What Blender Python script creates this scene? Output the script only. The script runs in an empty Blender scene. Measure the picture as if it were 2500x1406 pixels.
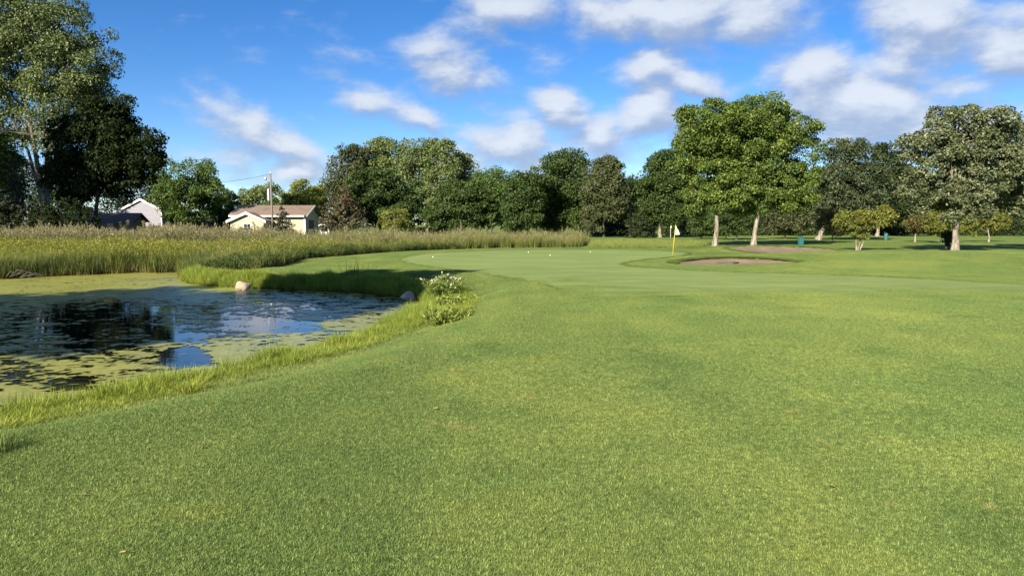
import bpy, math, random
import numpy as np
from mathutils import Vector, Matrix, geometry

random.seed(7)
rng = np.random.default_rng(11)
SC = bpy.context.scene
COL = SC.collection
R = math.radians

# ------------------------------------------------------------------ camera
F = 1806.0            # focal length in pixels of a 2500 px wide frame
PITCH = math.atan(155.0 / F)
EYE = 1.7
cam_d = bpy.data.cameras.new('camera')
cam_d.sensor_width = 36.0
cam_d.lens = 36.0 * F / 2500.0
cam_d.clip_start = 0.05
cam_d.clip_end = 6000.0
cam = bpy.data.objects.new('camera', cam_d)
cam.location = (0, 0, EYE)
cam.rotation_euler = (math.pi / 2 - PITCH, 0, 0)
COL.objects.link(cam)
SC.camera = cam

# ------------------------------------------------------------------ light
SUN_EL = R(27.0)
SUN_DIR = Vector((-0.50, -0.866, 0)).normalized()          # horizontal direction towards the sun
TO_SUN = Vector((SUN_DIR.x * math.cos(SUN_EL), SUN_DIR.y * math.cos(SUN_EL), math.sin(SUN_EL)))
SUN_ROT = math.atan2(SUN_DIR.x, SUN_DIR.y)
sun_d = bpy.data.lights.new('sun', 'SUN')
sun_d.energy = 5.0
sun_d.angle = R(0.53)
sun_d.color = (1.0, 0.90, 0.70)
sun = bpy.data.objects.new('sun', sun_d)
sun.rotation_euler = TO_SUN.to_track_quat('Z', 'Y').to_euler()
sun.location = (-30, -50, 40)
COL.objects.link(sun)

SC.view_settings.view_transform = 'Standard'
SC.view_settings.look = 'None'
SC.view_settings.gamma = 1.0
SC.view_settings.use_curve_mapping = False
SC.view_settings.exposure = 1.36
SC.cycles.max_bounces = 6
SC.cycles.diffuse_bounces = 3
SC.cycles.glossy_bounces = 3
SC.cycles.transmission_bounces = 4
SC.cycles.transparent_max_bounces = 6
SC.cycles.caustics_reflective = False
SC.cycles.caustics_refractive = False
SC.cycles.use_denoising = True


def px_angles(px, py):
    """azimuth and elevation of a direction in the picture"""
    u = (px - 1250.0) / F
    v = (703.0 - py) / F
    d = Vector((u, math.cos(PITCH) + v * math.sin(PITCH), -math.sin(PITCH) + v * math.cos(PITCH))).normalized()
    return math.atan2(d.x, d.y), math.asin(d.z)


# ---- tiny node helpers
class NT:
    def __init__(s, tree):
        s.t = tree; s.n = tree.nodes; s.l = tree.links

    def node(s, typ, ins=None, **props):
        nd = s.n.new(typ)
        for k, v in props.items():
            setattr(nd, k, v)
        for k, v in (ins or {}).items():
            s.put(nd.inputs[k], v)
        return nd

    def put(s, sock, v):
        if isinstance(v, bpy.types.NodeSocket):
            s.l.new(v, sock)
        elif v is not None:
            if hasattr(sock, 'default_value'):
                try:
                    sock.default_value = v
                except Exception:
                    sock.default_value = (*v, 1.0)

    def math(s, op, a, b=None, c=None, clamp=False):
        nd = s.node('ShaderNodeMath', operation=op, use_clamp=clamp)
        for i, v in enumerate((a, b, c)):
            if v is not None:
                s.put(nd.inputs[i], v)
        return nd.outputs[0]

    def vmath(s, op, a, b=None):
        nd = s.node('ShaderNodeVectorMath', operation=op)
        s.put(nd.inputs[0], a)
        if b is not None:
            s.put(nd.inputs[1], b)
        return nd.outputs[0]

    def mix(s, f, a, b, blend='MIX'):
        nd = s.node('ShaderNodeMix', data_type='RGBA', blend_type=blend)
        s.put(nd.inputs[0], f)
        for i, v in ((6, a), (7, b)):
            if isinstance(v, (tuple, list)) and len(v) == 3:
                v = (*v, 1.0)
            s.put(nd.inputs[i], v)
        return nd.outputs[2]

    def noise(s, vec, scale, detail=4, rough=0.55, out=0, dist=0.0):
        nd = s.node('ShaderNodeTexNoise', {'Scale': scale, 'Detail': detail, 'Roughness': rough, 'Distortion': dist})
        if vec is not None:
            s.put(nd.inputs['Vector'], vec)
        return nd.outputs[out]

    def ramp(s, fac, lo, hi, a=0.0, b=1.0, smooth=True):
        nd = s.node('ShaderNodeMapRange', interpolation_type='SMOOTHSTEP' if smooth else 'LINEAR')
        s.put(nd.inputs[0], fac)
        for i, v in ((1, lo), (2, hi), (3, a), (4, b)):
            s.put(nd.inputs[i], v)
        return nd.outputs[0]


# ------------------------------------------------------------------ sky
world = bpy.data.worlds.new('World')
SC.world = world
world.use_nodes = True
world.node_tree.nodes.clear()
W = NT(world.node_tree)
sky = W.node('ShaderNodeTexSky', sky_type='NISHITA', sun_disc=False, sun_elevation=SUN_EL, sun_rotation=SUN_ROT,
             altitude=200.0, air_density=0.8, dust_density=0.0, ozone_density=3.5)
sky_c = W.node('ShaderNodeHueSaturation', {'Hue': 0.508, 'Saturation': 1.27, 'Value': 1.0, 'Color': sky.outputs[0]}).outputs[0]
bg_sky = W.node('ShaderNodeBackground', {'Color': sky_c, 'Strength': 0.060})

CLOUDS = [  # picture x, y, half width, half height, gain, tilt
    (1235, 30, 190, 62, 1.0, 0), (1610, 30, 260, 85, 1.25, 0), (1840, 55, 140, 85, 1.25, 20), (1440, 10, 130, 50, 0.9, 0),
    (1085, 165, 160, 80, 1.0, 20), (1170, 195, 70, 50, .8, 0), (890, 250, 95, 38, 0.85, 5), (1030, 300, 120, 42, 0.9, 25),
    (620, 145, 95, 60, 0.40, -10), (600, 310, 170, 58, 0.86, 22), (720, 355, 130, 55, 0.86, 30), (490, 250, 60, 24, .6, 40),
    (590, 395, 130, 50, 0.9, 10), (720, 425, 150, 55, 1.0, 0), (1345, 150, 50, 55, 0.62, 40),
    (1375, 275, 95, 66, 1.25, 25), (1260, 345, 170, 68, 1.15, -5), (1470, 345, 135, 80, 1.2, 20), (1580, 280, 90, 74, 1.25, -35),
    (1590, 165, 110, 55, 1.0, -12), (1700, 205, 110, 55, 0.9, 20), (1360, 400, 150, 60, 1.0, 0),
    (1985, 185, 125, 85, 1.3, 25), (2130, 255, 240, 95, 1.3, 15), (2290, 80, 175, 85, 1.25, 15), (2440, 120, 125, 95, 1.15, 20),
    (2330, 230, 150, 62, 1.0, 0), (2060, 320, 190, 60, 1.0, 0), (2480, 30, 110, 45, .8, 0), (1180, 270, 60, 30, .55, 10),
    (2250, 330, 190, 60, 1.0, 0), (2200, 180, 160, 60, .9, 10), (1900, 290, 120, 60, .9, 0), (1700, 330, 120, 60, .9, 0), (1120, 390, 120, 50, .95, 0), (880, 420, 140, 45, .85, 0), (2420, 300, 140, 60, .95, 0), (1740, 110, 120, 50, .75, 20), (100, 330, 170, 40, .8, 0), (180, 430, 160, 40, .8, 0), (760, 290, 60, 20, .5, 20),
]


def cloud_group():
    g = bpy.data.node_groups.new('cloud_density', 'ShaderNodeTree')
    g.interface.new_socket('P', in_out='INPUT', socket_type='NodeSocketVector')
    g.interface.new_socket('D', in_out='OUTPUT', socket_type='NodeSocketFloat')
    T = NT(g)
    gi = T.node('NodeGroupInput'); go = T.node('NodeGroupOutput')
    P = gi.outputs[0]
    w1 = T.vmath('SUBTRACT', T.noise(P, 7.0, 3, 0.5, out=1), (0.5, 0.5, 0.5))
    nd = T.node('ShaderNodeVectorMath', operation='SCALE'); T.put(nd.inputs[0], w1); nd.inputs[3].default_value = 0.055
    Q = T.vmath('ADD', P, nd.outputs[0])
    w2 = T.vmath('SUBTRACT', T.noise(P, 26.0, 3, 0.55, out=1), (0.5, 0.5, 0.5))
    nd = T.node('ShaderNodeVectorMath', operation='SCALE'); T.put(nd.inputs[0], w2); nd.inputs[3].default_value = 0.022
    Q = T.vmath('ADD', Q, nd.outputs[0])
    acc = None
    for (x, y, a, b, gain, tilt) in CLOUDS:
        az, el = px_angles(x, y)
        m = T.node('ShaderNodeMapping', vector_type='TEXTURE')
        T.put(m.inputs['Vector'], Q)
        m.inputs['Location'].default_value = (az, el, 0)
        m.inputs['Rotation'].default_value = (0, 0, -R(tilt))
        m.inputs['Scale'].default_value = (a / F * 1.42, b / F * 1.42, 1)
        gr = T.node('ShaderNodeTexGradient', gradient_type='SPHERICAL')
        T.l.new(m.outputs[0], gr.inputs[0])
        v = T.math('MULTIPLY', gr.outputs['Fac'], gain)
        acc = v if acc is None else T.math('SMOOTH_MAX', acc, v, 0.25)
    # the sky away from the picture carries the same broken clouds
    sx = T.node('ShaderNodeSeparateXYZ'); T.put(sx.inputs[0], P)
    out = T.math('MAXIMUM', T.ramp(T.math('ABSOLUTE', sx.outputs[0]), 0.66, 0.8), T.ramp(sx.outputs[1], 0.33, 0.45))
    gen = T.ramp(T.noise(P, 4.5, 3, 0.5), 0.42, 0.72, 0.0, 0.95)
    acc = T.math('MAXIMUM', acc, T.math('MULTIPLY', gen, out))
    st = T.vmath('MULTIPLY', P, (0.66, 1.45, 1.0))
    fb = T.noise(st, 11.5, 9, 0.57, dist=0.35)
    fine = T.noise(st, 46.0, 6, 0.6)
    d = T.math('ADD', acc, T.math('MULTIPLY', T.math('SUBTRACT', fb, 0.5), 1.55))
    d = T.math('ADD', d, T.math('MULTIPLY', T.math('SUBTRACT', fine, 0.5), 0.42))
    T.put(go.inputs[0], d)
    return g


cg = cloud_group()
tc = W.node('ShaderNodeTexCoord')
sp = W.node('ShaderNodeSeparateXYZ', {0: tc.outputs['Generated']})
az_n = W.math('ARCTAN2', sp.outputs[0], sp.outputs[1])
el_n = W.math('ARCSINE', sp.outputs[2])
P_n = W.node('ShaderNodeCombineXYZ', {0: az_n, 1: el_n, 2: 0.0}).outputs[0]
d0 = W.node('ShaderNodeGroup', node_tree=cg); W.put(d0.inputs[0], P_n)
d1 = W.node('ShaderNodeGroup', node_tree=cg); W.put(d1.inputs[0], W.vmath('ADD', P_n, (-0.008, 0.02, 0)))
alpha = W.ramp(d0.outputs[0], 0.18, 0.88, 0.0, 0.92)
grad = W.math('SUBTRACT', d0.outputs[0], d1.outputs[0])
lit = W.ramp(grad, -0.34, 0.42)
thick = W.ramp(d0.outputs[0], 0.50, 1.20)
lit = W.math('ADD', W.math('MULTIPLY', lit, 0.74), W.math('MULTIPLY', thick, 0.27), clamp=True)
cl_c = W.mix(lit, (0.205, 0.275, 0.42), (0.52, 0.555, 0.61))
bg_cl = W.node('ShaderNodeBackground', {'Color': cl_c, 'Strength': 0.60})
mx = W.node('ShaderNodeMixShader', {0: alpha, 1: bg_sky.outputs[0], 2: bg_cl.outputs[0]})
W.node('ShaderNodeOutputWorld', {'Surface': mx.outputs[0]})
world.cycles.sampling_method = 'MANUAL'
world.cycles.sample_map_resolution = 512


# ------------------------------------------------------------------ maths helpers
def sstep(a, b, x):
    t = np.clip((np.asarray(x, float) - a) / (b - a), 0, 1)
    return t * t * (3 - 2 * t)


def _hash(ix, iy, seed):
    n = (ix.astype(np.int64) * 374761393 + iy.astype(np.int64) * 668265263 + seed * 974711) & 0x7fffffff
    n = ((n ^ (n >> 13)) * 1274126177) & 0x7fffffff
    n = n ^ (n >> 16)
    return (n & 0xffff) / 65535.0


def vnoise(x, y, seed=0):
    x = np.asarray(x, float); y = np.asarray(y, float)
    ix = np.floor(x); iy = np.floor(y)
    fx = x - ix; fy = y - iy
    fx = fx * fx * (3 - 2 * fx); fy = fy * fy * (3 - 2 * fy)
    a = _hash(ix, iy, seed); b = _hash(ix + 1, iy, seed); c = _hash(ix, iy + 1, seed); d = _hash(ix + 1, iy + 1, seed)
    return (a * (1 - fx) + b * fx) * (1 - fy) + (c * (1 - fx) + d * fx) * fy


def fbm(x, y, seed=0, oct=4):
    s = 0; a = 0.5; t = 0
    x = np.asarray(x, float); y = np.asarray(y, float)
    for k in range(oct):
        s = s + a * vnoise(x, y, seed + k * 17); t += a
        a *= 0.5; x = x * 2.03 + 11.3; y = y * 2.03 + 7.9
    return s / t


def ray_dir(px, py):
    u = (px - 1250.0) / F
    v = (703.0 - py) / F
    return np.array((u, math.cos(PITCH) + v * math.sin(PITCH), -math.sin(PITCH) + v * math.cos(PITCH)))


def on_plane(px, py, z):
    d = ray_dir(px, py)
    t = (z - EYE) / d[2]
    return d[0] * t, d[1] * t


def at_y(px, py, y):
    d = ray_dir(px, py); t = y / d[1]
    return Vector((d[0] * t, y, EYE + d[2] * t))


def seg_dist(x, y, poly, closed=True):
    x = np.asarray(x, float); y = np.asarray(y, float)
    best = np.full(x.shape, 1e9)
    n = len(poly)
    for i in range(n if closed else n - 1):
        ax, ay = poly[i]; bx, by = poly[(i + 1) % n]
        dx, dy = bx - ax, by - ay
        L = dx * dx + dy * dy + 1e-12
        t = np.clip(((x - ax) * dx + (y - ay) * dy) / L, 0, 1)
        best = np.minimum(best, (x - ax - t * dx) ** 2 + (y - ay - t * dy) ** 2)
    return np.sqrt(best)


def inside(x, y, poly):
    x = np.asarray(x, float); y = np.asarray(y, float)
    c = np.zeros(x.shape, bool)
    n = len(poly)
    for i in range(n):
        ax, ay = poly[i]; bx, by = poly[(i + 1) % n]
        if ay == by:
            continue
        k = ((ay > y) != (by > y)) & (x < (bx - ax) * (y - ay) / (by - ay) + ax)
        c ^= k
    return c


def sdist(x, y, poly):
    d = seg_dist(x, y, poly)
    return np.where(inside(x, y, poly), -d, d)


def chaikin(p, it=2):
    p = [np.array(q, float) for q in p]
    for _ in range(it):
        q = []
        for i in range(len(p)):
            a, b = p[i], p[(i + 1) % len(p)]
            q += [a * .75 + b * .25, a * .25 + b * .75]
        p = q
    return [tuple(v) for v in p]


# ------------------------------------------------------------------ the lie of the land
WATER = -1.0
pond_px = [(-60, 686), (0, 681), (120, 675), (250, 669), (400, 665), (470, 664), (448, 676), (456, 690), (500, 697), (560, 702), (620, 704),
           (700, 708), (800, 711), (900, 717), (975, 725), (1015, 730), (1048, 740), (1052, 752), (1020, 768), (985, 785),
           (940, 806), (880, 826), (825, 845), (770, 866), (690, 886), (600, 908), (500, 934), (400, 958), (300, 980), (200, 998),
           (100, 1016), (0, 1036), (-120, 1060)]
pond_px = [on_plane(a, b, WATER) for a, b in pond_px]
POND = chaikin(pond_px + [(-11.0, 9.0), (-17, 12), (-25, 18), (-32, 26), (-33, 33), (-28, 36.2)], 2)

MARSH = [on_plane(a, b, -0.65) for a, b in [(448, 668), (600, 668), (660, 663), (700, 652), (735, 640), (880, 626), (1000, 618.5), (1200, 611), (1400, 608.5), (1428, 604)]]
MARSH = MARSH + [(8.5, 84), (-20, 84), (-62, 80), (-75, 60), (-60, 38), (-34, 36)] + [on_plane(a, b, -0.85) for a, b in [(-60, 684), (0, 679), (120, 673), (250, 667), (400, 663)]]

BUNKERS = [  # centre x, y, half width, half depth, front height, back height
    (12.5, 41.0, 3.45, 2.4, -0.50, -0.25),
    (20.9, 57.5, 3.75, 3.9, -0.47, -0.04),
]


def bunker_rho(x, y, b):
    u = (x - b[0]) / b[2]; v = (y - b[1]) / b[3]
    th = np.arctan2(v, u)
    k = 1 + 0.07 * np.sin(2 * th + b[0]) + 0.05 * np.sin(3 * th + b[1])
    return np.sqrt(u * u + v * v) / k, v


def h_base(x, y):
    x = np.asarray(x, float); y = np.asarray(y, float)
    z = -0.40 * sstep(9, 42, y) - 0.05 * sstep(60, 120, y)
    z = z + 0.10 * (fbm(x * .13 + 3, y * .13, 5, 3) - .5) * sstep(2, 10, np.hypot(x, y))
    z = z + 0.70 * np.exp(-((x - 25) / 6.5) ** 2 / 2 - ((y - 39) / 4.6) ** 2 / 2)      # mound on the right
    z = z + 0.30 * np.exp(-((x - 20) / 4.2) ** 2 / 2 - ((y - 47) / 3.0) ** 2 / 2)
    z = z + 0.22 * np.exp(-((x + 3) / 11) ** 2 / 2 - ((y - 118) / 9) ** 2 / 2)
    m = sdist(x, y, MARSH)
    z = z + (-0.62 - z) * (1 - sstep(-1.5, 1.5, m))
    dp = sdist(x, y, POND)
    wide = 3.4 + 2.0 * sstep(22, 10, y)
    bank = WATER + (0.10 + 0.24 * sstep(22, 29, y)) * sstep(-.05, 0.7, dp)
    z = bank + (z - bank) * sstep(0.3, wide, dp)
    z = np.where(dp < 0, WATER - 0.02 - 0.5 * sstep(0, 1.6, -dp), z)
    for b in BUNKERS:
        r, v = bunker_rho(x, y, b)
        t = b[4] + (b[5] - b[4]) * (np.clip(v, -1.6, 1.3) + 1) / 2
        w = 1 - sstep(1.0, 1.75, r)
        z = z + (t - z) * w
    return z


def H(x, y):
    return float(h_base(np.array([x]), np.array([y]))[0])


def hit(px, py):
    """where a line of sight meets the ground"""
    d = ray_dir(px, py)
    ts = np.concatenate([np.arange(2, 90, 0.06), np.arange(90, 400, 0.5)])
    X = d[0] * ts; Y = d[1] * ts; Z = EYE + d[2] * ts
    k = np.argmax(Z < h_base(X, Y))
    return float(X[k]), float(Y[k])


# ------------------------------------------------------------------ mesh helpers
def mesh_np(name, V, faces, mats=(), mi=None, smooth=False, attr=None):
    """faces: list of (n, k) integer arrays"""
    me = bpy.data.meshes.new(name)
    V = np.asarray(V, np.float32)
    faces = [np.asarray(f, np.int32) for f in faces if len(f)]
    me.vertices.add(len(V)); me.vertices.foreach_set('co', V.ravel())
    tot = np.concatenate([np.full(len(f), f.shape[1], np.int32) for f in faces])
    loops = np.concatenate([f.ravel() for f in faces])
    me.loops.add(len(loops)); me.loops.foreach_set('vertex_index', loops)
    me.polygons.add(len(tot))
    st = np.concatenate([[0], np.cumsum(tot)[:-1]]).astype(np.int32)
    me.polygons.foreach_set('loop_start', st)
    me.polygons.foreach_set('loop_total', tot)
    for m in mats:
        me.materials.append(m)
    if mi is not None:
        me.polygons.foreach_set('material_index', np.asarray(mi, np.int32))
    if smooth:
        me.polygons.foreach_set('use_smooth', np.ones(len(tot), bool))
    for k, (dom, val) in (attr or {}).items():
        a = me.attributes.new(k, 'FLOAT', dom)
        a.data.foreach_set('value', np.asarray(val, np.float32))
    me.update(calc_edges=True)
    return me


def link(name, me, parent=None, loc=None):
    o = bpy.data.objects.new(name, me)
    COL.objects.link(o)
    if parent is not None:
        o.parent = parent
    if loc is not None:
        o.location = loc
    return o


def tag(o, label=None, cat=None, group=None, kind=None):
    if label: o['label'] = label
    if cat: o['category'] = cat
    if group: o['group'] = group
    if kind: o['kind'] = kind
    return o


def thing(name, label, cat, loc, rz=0, group=None):
    o = bpy.data.objects.new(name, None)
    COL.objects.link(o)
    o.location = loc; o.rotation_euler = (0, 0, rz)
    o.empty_display_size = 0.3
    return tag(o, label, cat, group)


class MB:
    """collects shapes into one mesh"""
    def __init__(s):
        s.v = []; s.f = []; s.m = []

    def add(s, V, faces, mi=0):
        o = len(s.v)
        s.v += [tuple(map(float, p)) for p in V]
        s.f += [tuple(int(i) + o for i in f) for f in faces]
        s.m += [mi] * len(faces)
        return s

    def box(s, x0, x1, y0, y1, z0, z1, mi=0):
        V = [(x0, y0, z0), (x1, y0, z0), (x1, y1, z0), (x0, y1, z0), (x0, y0, z1), (x1, y0, z1), (x1, y1, z1), (x0, y1, z1)]
        return s.add(V, [(0, 3, 2, 1), (4, 5, 6, 7), (0, 1, 5, 4), (1, 2, 6, 5), (2, 3, 7, 6), (3, 0, 4, 7)], mi)

    def slab(s, quad, n, t, mi=0):
        """a quad thickened along -n"""
        n = Vector(n).normalized()
        a = [Vector(q) for q in quad]; b = [q - n * t for q in a]
        return s.add(a + b, [(0, 1, 2, 3), (7, 6, 5, 4), (0, 4, 5, 1), (1, 5, 6, 2), (2, 6, 7, 3), (3, 7, 4, 0)], mi)

    def prism(s, prof, y0, y1, mi=0):
        """profile of (x, z) points swept along y"""
        n = len(prof)
        V = [(x, y0, z) for x, z in prof] + [(x, y1, z) for x, z in prof]
        fs = [tuple(range(n)), tuple(range(2 * n - 1, n - 1, -1))]
        fs += [(i, i + n, (i + 1) % n + n, (i + 1) % n) for i in range(n)]
        return s.add(V, fs, mi)

    def prism_x(s, prof, x0, x1, mi=0):
        """profile of (y, z) points swept along x"""
        n = len(prof)
        V = [(x0, y, z) for y, z in prof] + [(x1, y, z) for y, z in prof]
        fs = [tuple(range(n - 1, -1, -1)), tuple(range(n, 2 * n))]
        fs += [(i, (i + 1) % n, (i + 1) % n + n, i + n) for i in range(n)]
        return s.add(V, fs, mi)

    def tube(s, pts, rad, n=8, mi=0, cap=True):
        V, Fq = tube_np(np.array([tuple(p) for p in pts], float), np.array(rad, float), n)
        fs = [tuple(f) for f in Fq]
        if cap:
            L = len(pts)
            fs += [tuple(range(n - 1, -1, -1)), tuple(range((L - 1) * n, L * n))]
        return s.add(V, fs, mi)

    def lathe(s, prof, n=16, c=(0, 0), mi=0):
        """(r, z) profile about a vertical axis"""
        V = []; fs = []
        for r, z in prof:
            for k in range(n):
                a = 2 * math.pi * k / n
                V.append((c[0] + r * math.cos(a), c[1] + r * math.sin(a), z))
        for i in range(len(prof) - 1):
            for k in range(n):
                fs.append((i * n + k, i * n + (k + 1) % n, (i + 1) * n + (k + 1) % n, (i + 1) * n + k))
        fs += [tuple(range(n - 1, -1, -1)), tuple(range((len(prof) - 1) * n, len(prof) * n))]
        return s.add(V, fs, mi)

    def build(s, name, mats, parent=None, smooth=False, bevel=0.0):
        me = bpy.data.meshes.new(name)
        me.from_pydata(s.v, [], s.f)
        for m in (mats if isinstance(mats, (list, tuple)) else [mats]):
            me.materials.append(m)
        me.polygons.foreach_set('material_index', s.m)
        if smooth:
            me.polygons.foreach_set('use_smooth', [True] * len(s.f))
        me.update(calc_edges=True)
        o = link(name, me, parent)
        if bevel:
            b = o.modifiers.new('bevel', 'BEVEL'); b.width = bevel; b.segments = 2; b.limit_method = 'ANGLE'
        return o


def tube_np(P, rad, n=7):
    """vertices and quads of a tapered tube along P"""
    L = len(P)
    T = np.gradient(P, axis=0)
    T /= np.linalg.norm(T, axis=1, keepdims=True) + 1e-9
    ref = np.array((1.0, 0, 0)) if abs(T[:, 0]).mean() < 0.8 else np.array((0, 1.0, 0))
    U = np.cross(T, ref); U /= np.linalg.norm(U, axis=1, keepdims=True) + 1e-9
    Vv = np.cross(T, U)
    a = np.arange(n) * 2 * np.pi / n
    ring = P[:, None, :] + rad[:, None, None] * (U[:, None, :] * np.cos(a)[None, :, None] + Vv[:, None, :] * np.sin(a)[None, :, None])
    i = np.arange(L - 1)[:, None] * n; k = np.arange(n)[None, :]; k2 = (k + 1) % n
    q = np.stack([i + k, i + k2, i + n + k2, i + n + k], -1).reshape(-1, 4)
    return ring.reshape(-1, 3), q


def sheet(name, poly, zf, mat, step=0.5, smooth=True):
    """a sheet with a clean outline that follows zf(x, y)"""
    P = []
    for i in range(len(poly)):
        a = np.array(poly[i]); b = np.array(poly[(i + 1) % len(poly)])
        n = max(1, int(np.hypot(*(b - a)) / step))
        P += [tuple(a + (b - a) * k / n) for k in range(n)]
    nb = len(P)
    xs = np.array([p[0] for p in P]); ys = np.array([p[1] for p in P])
    gx, gy = np.meshgrid(np.arange(xs.min(), xs.max(), step), np.arange(ys.min(), ys.max(), step))
    gx = gx.ravel(); gy = gy.ravel()
    sd = sdist(gx, gy, poly)
    gx = gx[sd < -step * .45]; gy = gy[sd < -step * .45]
    pts = [Vector(p) for p in P] + [Vector((a, b)) for a, b in zip(gx, gy)]
    edges = [(i, (i + 1) % nb) for i in range(nb)]
    vv, ee, ff, *_ = geometry.delaunay_2d_cdt(pts, edges, [], 1, 1e-6)
    xy = np.array([tuple(v) for v in vv])
    z = zf(xy[:, 0], xy[:, 1])
    me = bpy.data.meshes.new(name)
    me.from_pydata([(a, b, c) for (a, b), c in zip(xy, z)], [], [tuple(f) for f in ff])
    me.materials.append(mat)
    if smooth:
        me.polygons.foreach_set('use_smooth', [True] * len(ff))
    me.update(calc_edges=True)
    return link(name, me)


# ------------------------------------------------------------------ materials
def new_mat(name):
    m = bpy.data.materials.new(name)
    m.use_nodes = True
    m.node_tree.nodes.clear()
    T = NT(m.node_tree)
    out = T.node('ShaderNodeOutputMaterial')
    return m, T, out


def lawn_group():
    g = bpy.data.node_groups.new('lawn_colour', 'ShaderNodeTree')
    g.interface.new_socket('Colour', in_out='OUTPUT', socket_type='NodeSocketColor')
    T = NT(g); go = T.node('NodeGroupOutput')
    geo = T.node('ShaderNodeNewGeometry')
    p = T.vmath('MULTIPLY', geo.outputs['Position'], (1, 1, 0))
    big = T.noise(p, 0.22, 4, 0.6)
    mid = T.noise(p, 0.85, 4, 0.6)
    sm = T.noise(p, 3.1, 3, 0.6)
    band = T.noise(T.vmath('MULTIPLY', p, (0.62, 0.07, 0)), 1.0, 2, .5)
    c = T.mix(T.ramp(big, 0.36, 0.64), (0.128, 0.192, 0.060), (0.180, 0.232, 0.072))
    c = T.mix(T.math('MULTIPLY', T.ramp(band, .42, .60), .42), c, (0.098, 0.156, 0.050))
    c = T.mix(T.math('MULTIPLY', T.ramp(mid, 0.52, 0.74), 0.48), c, (0.215, 0.250, 0.066))
    c = T.mix(T.math('MULTIPLY', T.ramp(mid, 0.47, 0.28), 0.65), c, (0.086, 0.142, 0.044))
    c = T.mix(T.math('MULTIPLY', T.ramp(sm, 0.55, 0.75), 0.30), c, (0.17, 0.20, 0.06))
    tan = T.math('MULTIPLY', T.ramp(T.noise(p, 1.1, 3, 0.7), 0.61, 0.74), T.ramp(sm, 0.40, 0.62))
    c = T.mix(T.math('MULTIPLY', tan, 0.75), c, (0.30, 0.24, 0.11))
    T.put(go.inputs[0], c)
    return g


LAWN = lawn_group()


def mat_ground():
    m, T, out = new_mat('mown_grass')
    col = T.node('ShaderNodeGroup', node_tree=LAWN).outputs[0]
    geo = T.node('ShaderNodeNewGeometry')
    p = geo.outputs['Position']
    fine = T.noise(p, 26.0, 4, 0.7)
    c = T.mix(T.ramp(fine, 0.3, 0.72), T.mix(1.0, col, (0.50, 0.58, 0.5), 'MULTIPLY'), T.mix(1.0, col, (1.34, 1.22, .95), 'MULTIPLY'))
    wild = T.node('ShaderNodeAttribute', attribute_name='wild').outputs['Fac']
    c = T.mix(wild, c, T.mix(T.noise(p, 1.3, 4), (0.035, 0.040, 0.016), (0.085, 0.085, 0.035)))
    dry = T.node('ShaderNodeAttribute', attribute_name='dry').outputs['Fac']
    c = T.mix(T.math('MULTIPLY', dry, T.ramp(T.noise(p, 2.2, 4, .65), .35, .7)), c, (0.23, 0.21, 0.085))
    b = T.node('ShaderNodeBump', {'Strength': 0.55, 'Distance': 0.03, 'Height': T.math('ADD', T.noise(p, 34.0, 5, 0.7), T.noise(p, 5.0, 3, .6))})
    d = T.node('ShaderNodeBsdfPrincipled', {'Base Color': c, 'Roughness': 0.85, 'Normal': b.outputs[0]})
    d.inputs['Specular IOR Level'].default_value = 0.04
    T.put(out.inputs[0], d.outputs[0])
    return m


def mat_green():
    m, T, out = new_mat('putting_turf')
    geo = T.node('ShaderNodeNewGeometry'); p = geo.outputs['Position']
    st = T.vmath('MULTIPLY', p, (0.35, 1.0, 1.0))
    c = T.mix(T.ramp(T.noise(st, 0.9, 5, .7), .36, .66), (0.160, 0.222, 0.068), (0.228, 0.280, 0.092))
    c = T.mix(T.math('MULTIPLY', T.ramp(T.noise(st, 2.6, 4, .65), .54, .72), .65), c, (0.290, 0.320, 0.112))
    c = T.mix(T.math('MULTIPLY', T.ramp(T.noise(T.vmath('MULTIPLY', p, (.3, 1.2, 1)), 0.6, 4, .65), .50, .68), .75), c, (0.140, 0.200, 0.062))
    c = T.mix(T.math('MULTIPLY', T.ramp(T.noise(p, 40, 3, .6), .3, .8), .25), c, (0.09, 0.15, 0.05))
    b = T.node('ShaderNodeBump', {'Strength': 0.25, 'Distance': 0.01, 'Height': T.noise(p, 45.0, 4, 0.7)})
    d = T.node('ShaderNodeBsdfPrincipled', {'Base Color': c, 'Roughness': 0.8, 'Normal': b.outputs[0]})
    d.inputs['Specular IOR Level'].default_value = 0.05
    T.put(out.inputs[0], d.outputs[0])
    return m


def mat_sand():
    m, T, out = new_mat('bunker_sand')
    p = T.node('ShaderNodeNewGeometry').outputs['Position']
    c = T.mix(T.ramp(T.noise(p, 1.2, 5, .65), .35, .7), (0.150, 0.104, 0.070), (0.215, 0.158, 0.110))
    c = T.mix(T.math('MULTIPLY', T.ramp(T.noise(p, 14, 4, .7), .5, .8), .5), c, (0.14, 0.095, 0.065))
    b = T.node('ShaderNodeBump', {'Strength': 0.6, 'Distance': 0.03, 'Height': T.noise(T.vmath('MULTIPLY', p, (1, 3, 1)), 6.0, 5, 0.7)})
    d = T.node('ShaderNodeBsdfPrincipled', {'Base Color': c, 'Roughness': 0.95, 'Normal': b.outputs[0]})
    T.put(out.inputs[0], d.outputs[0])
    return m


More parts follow.
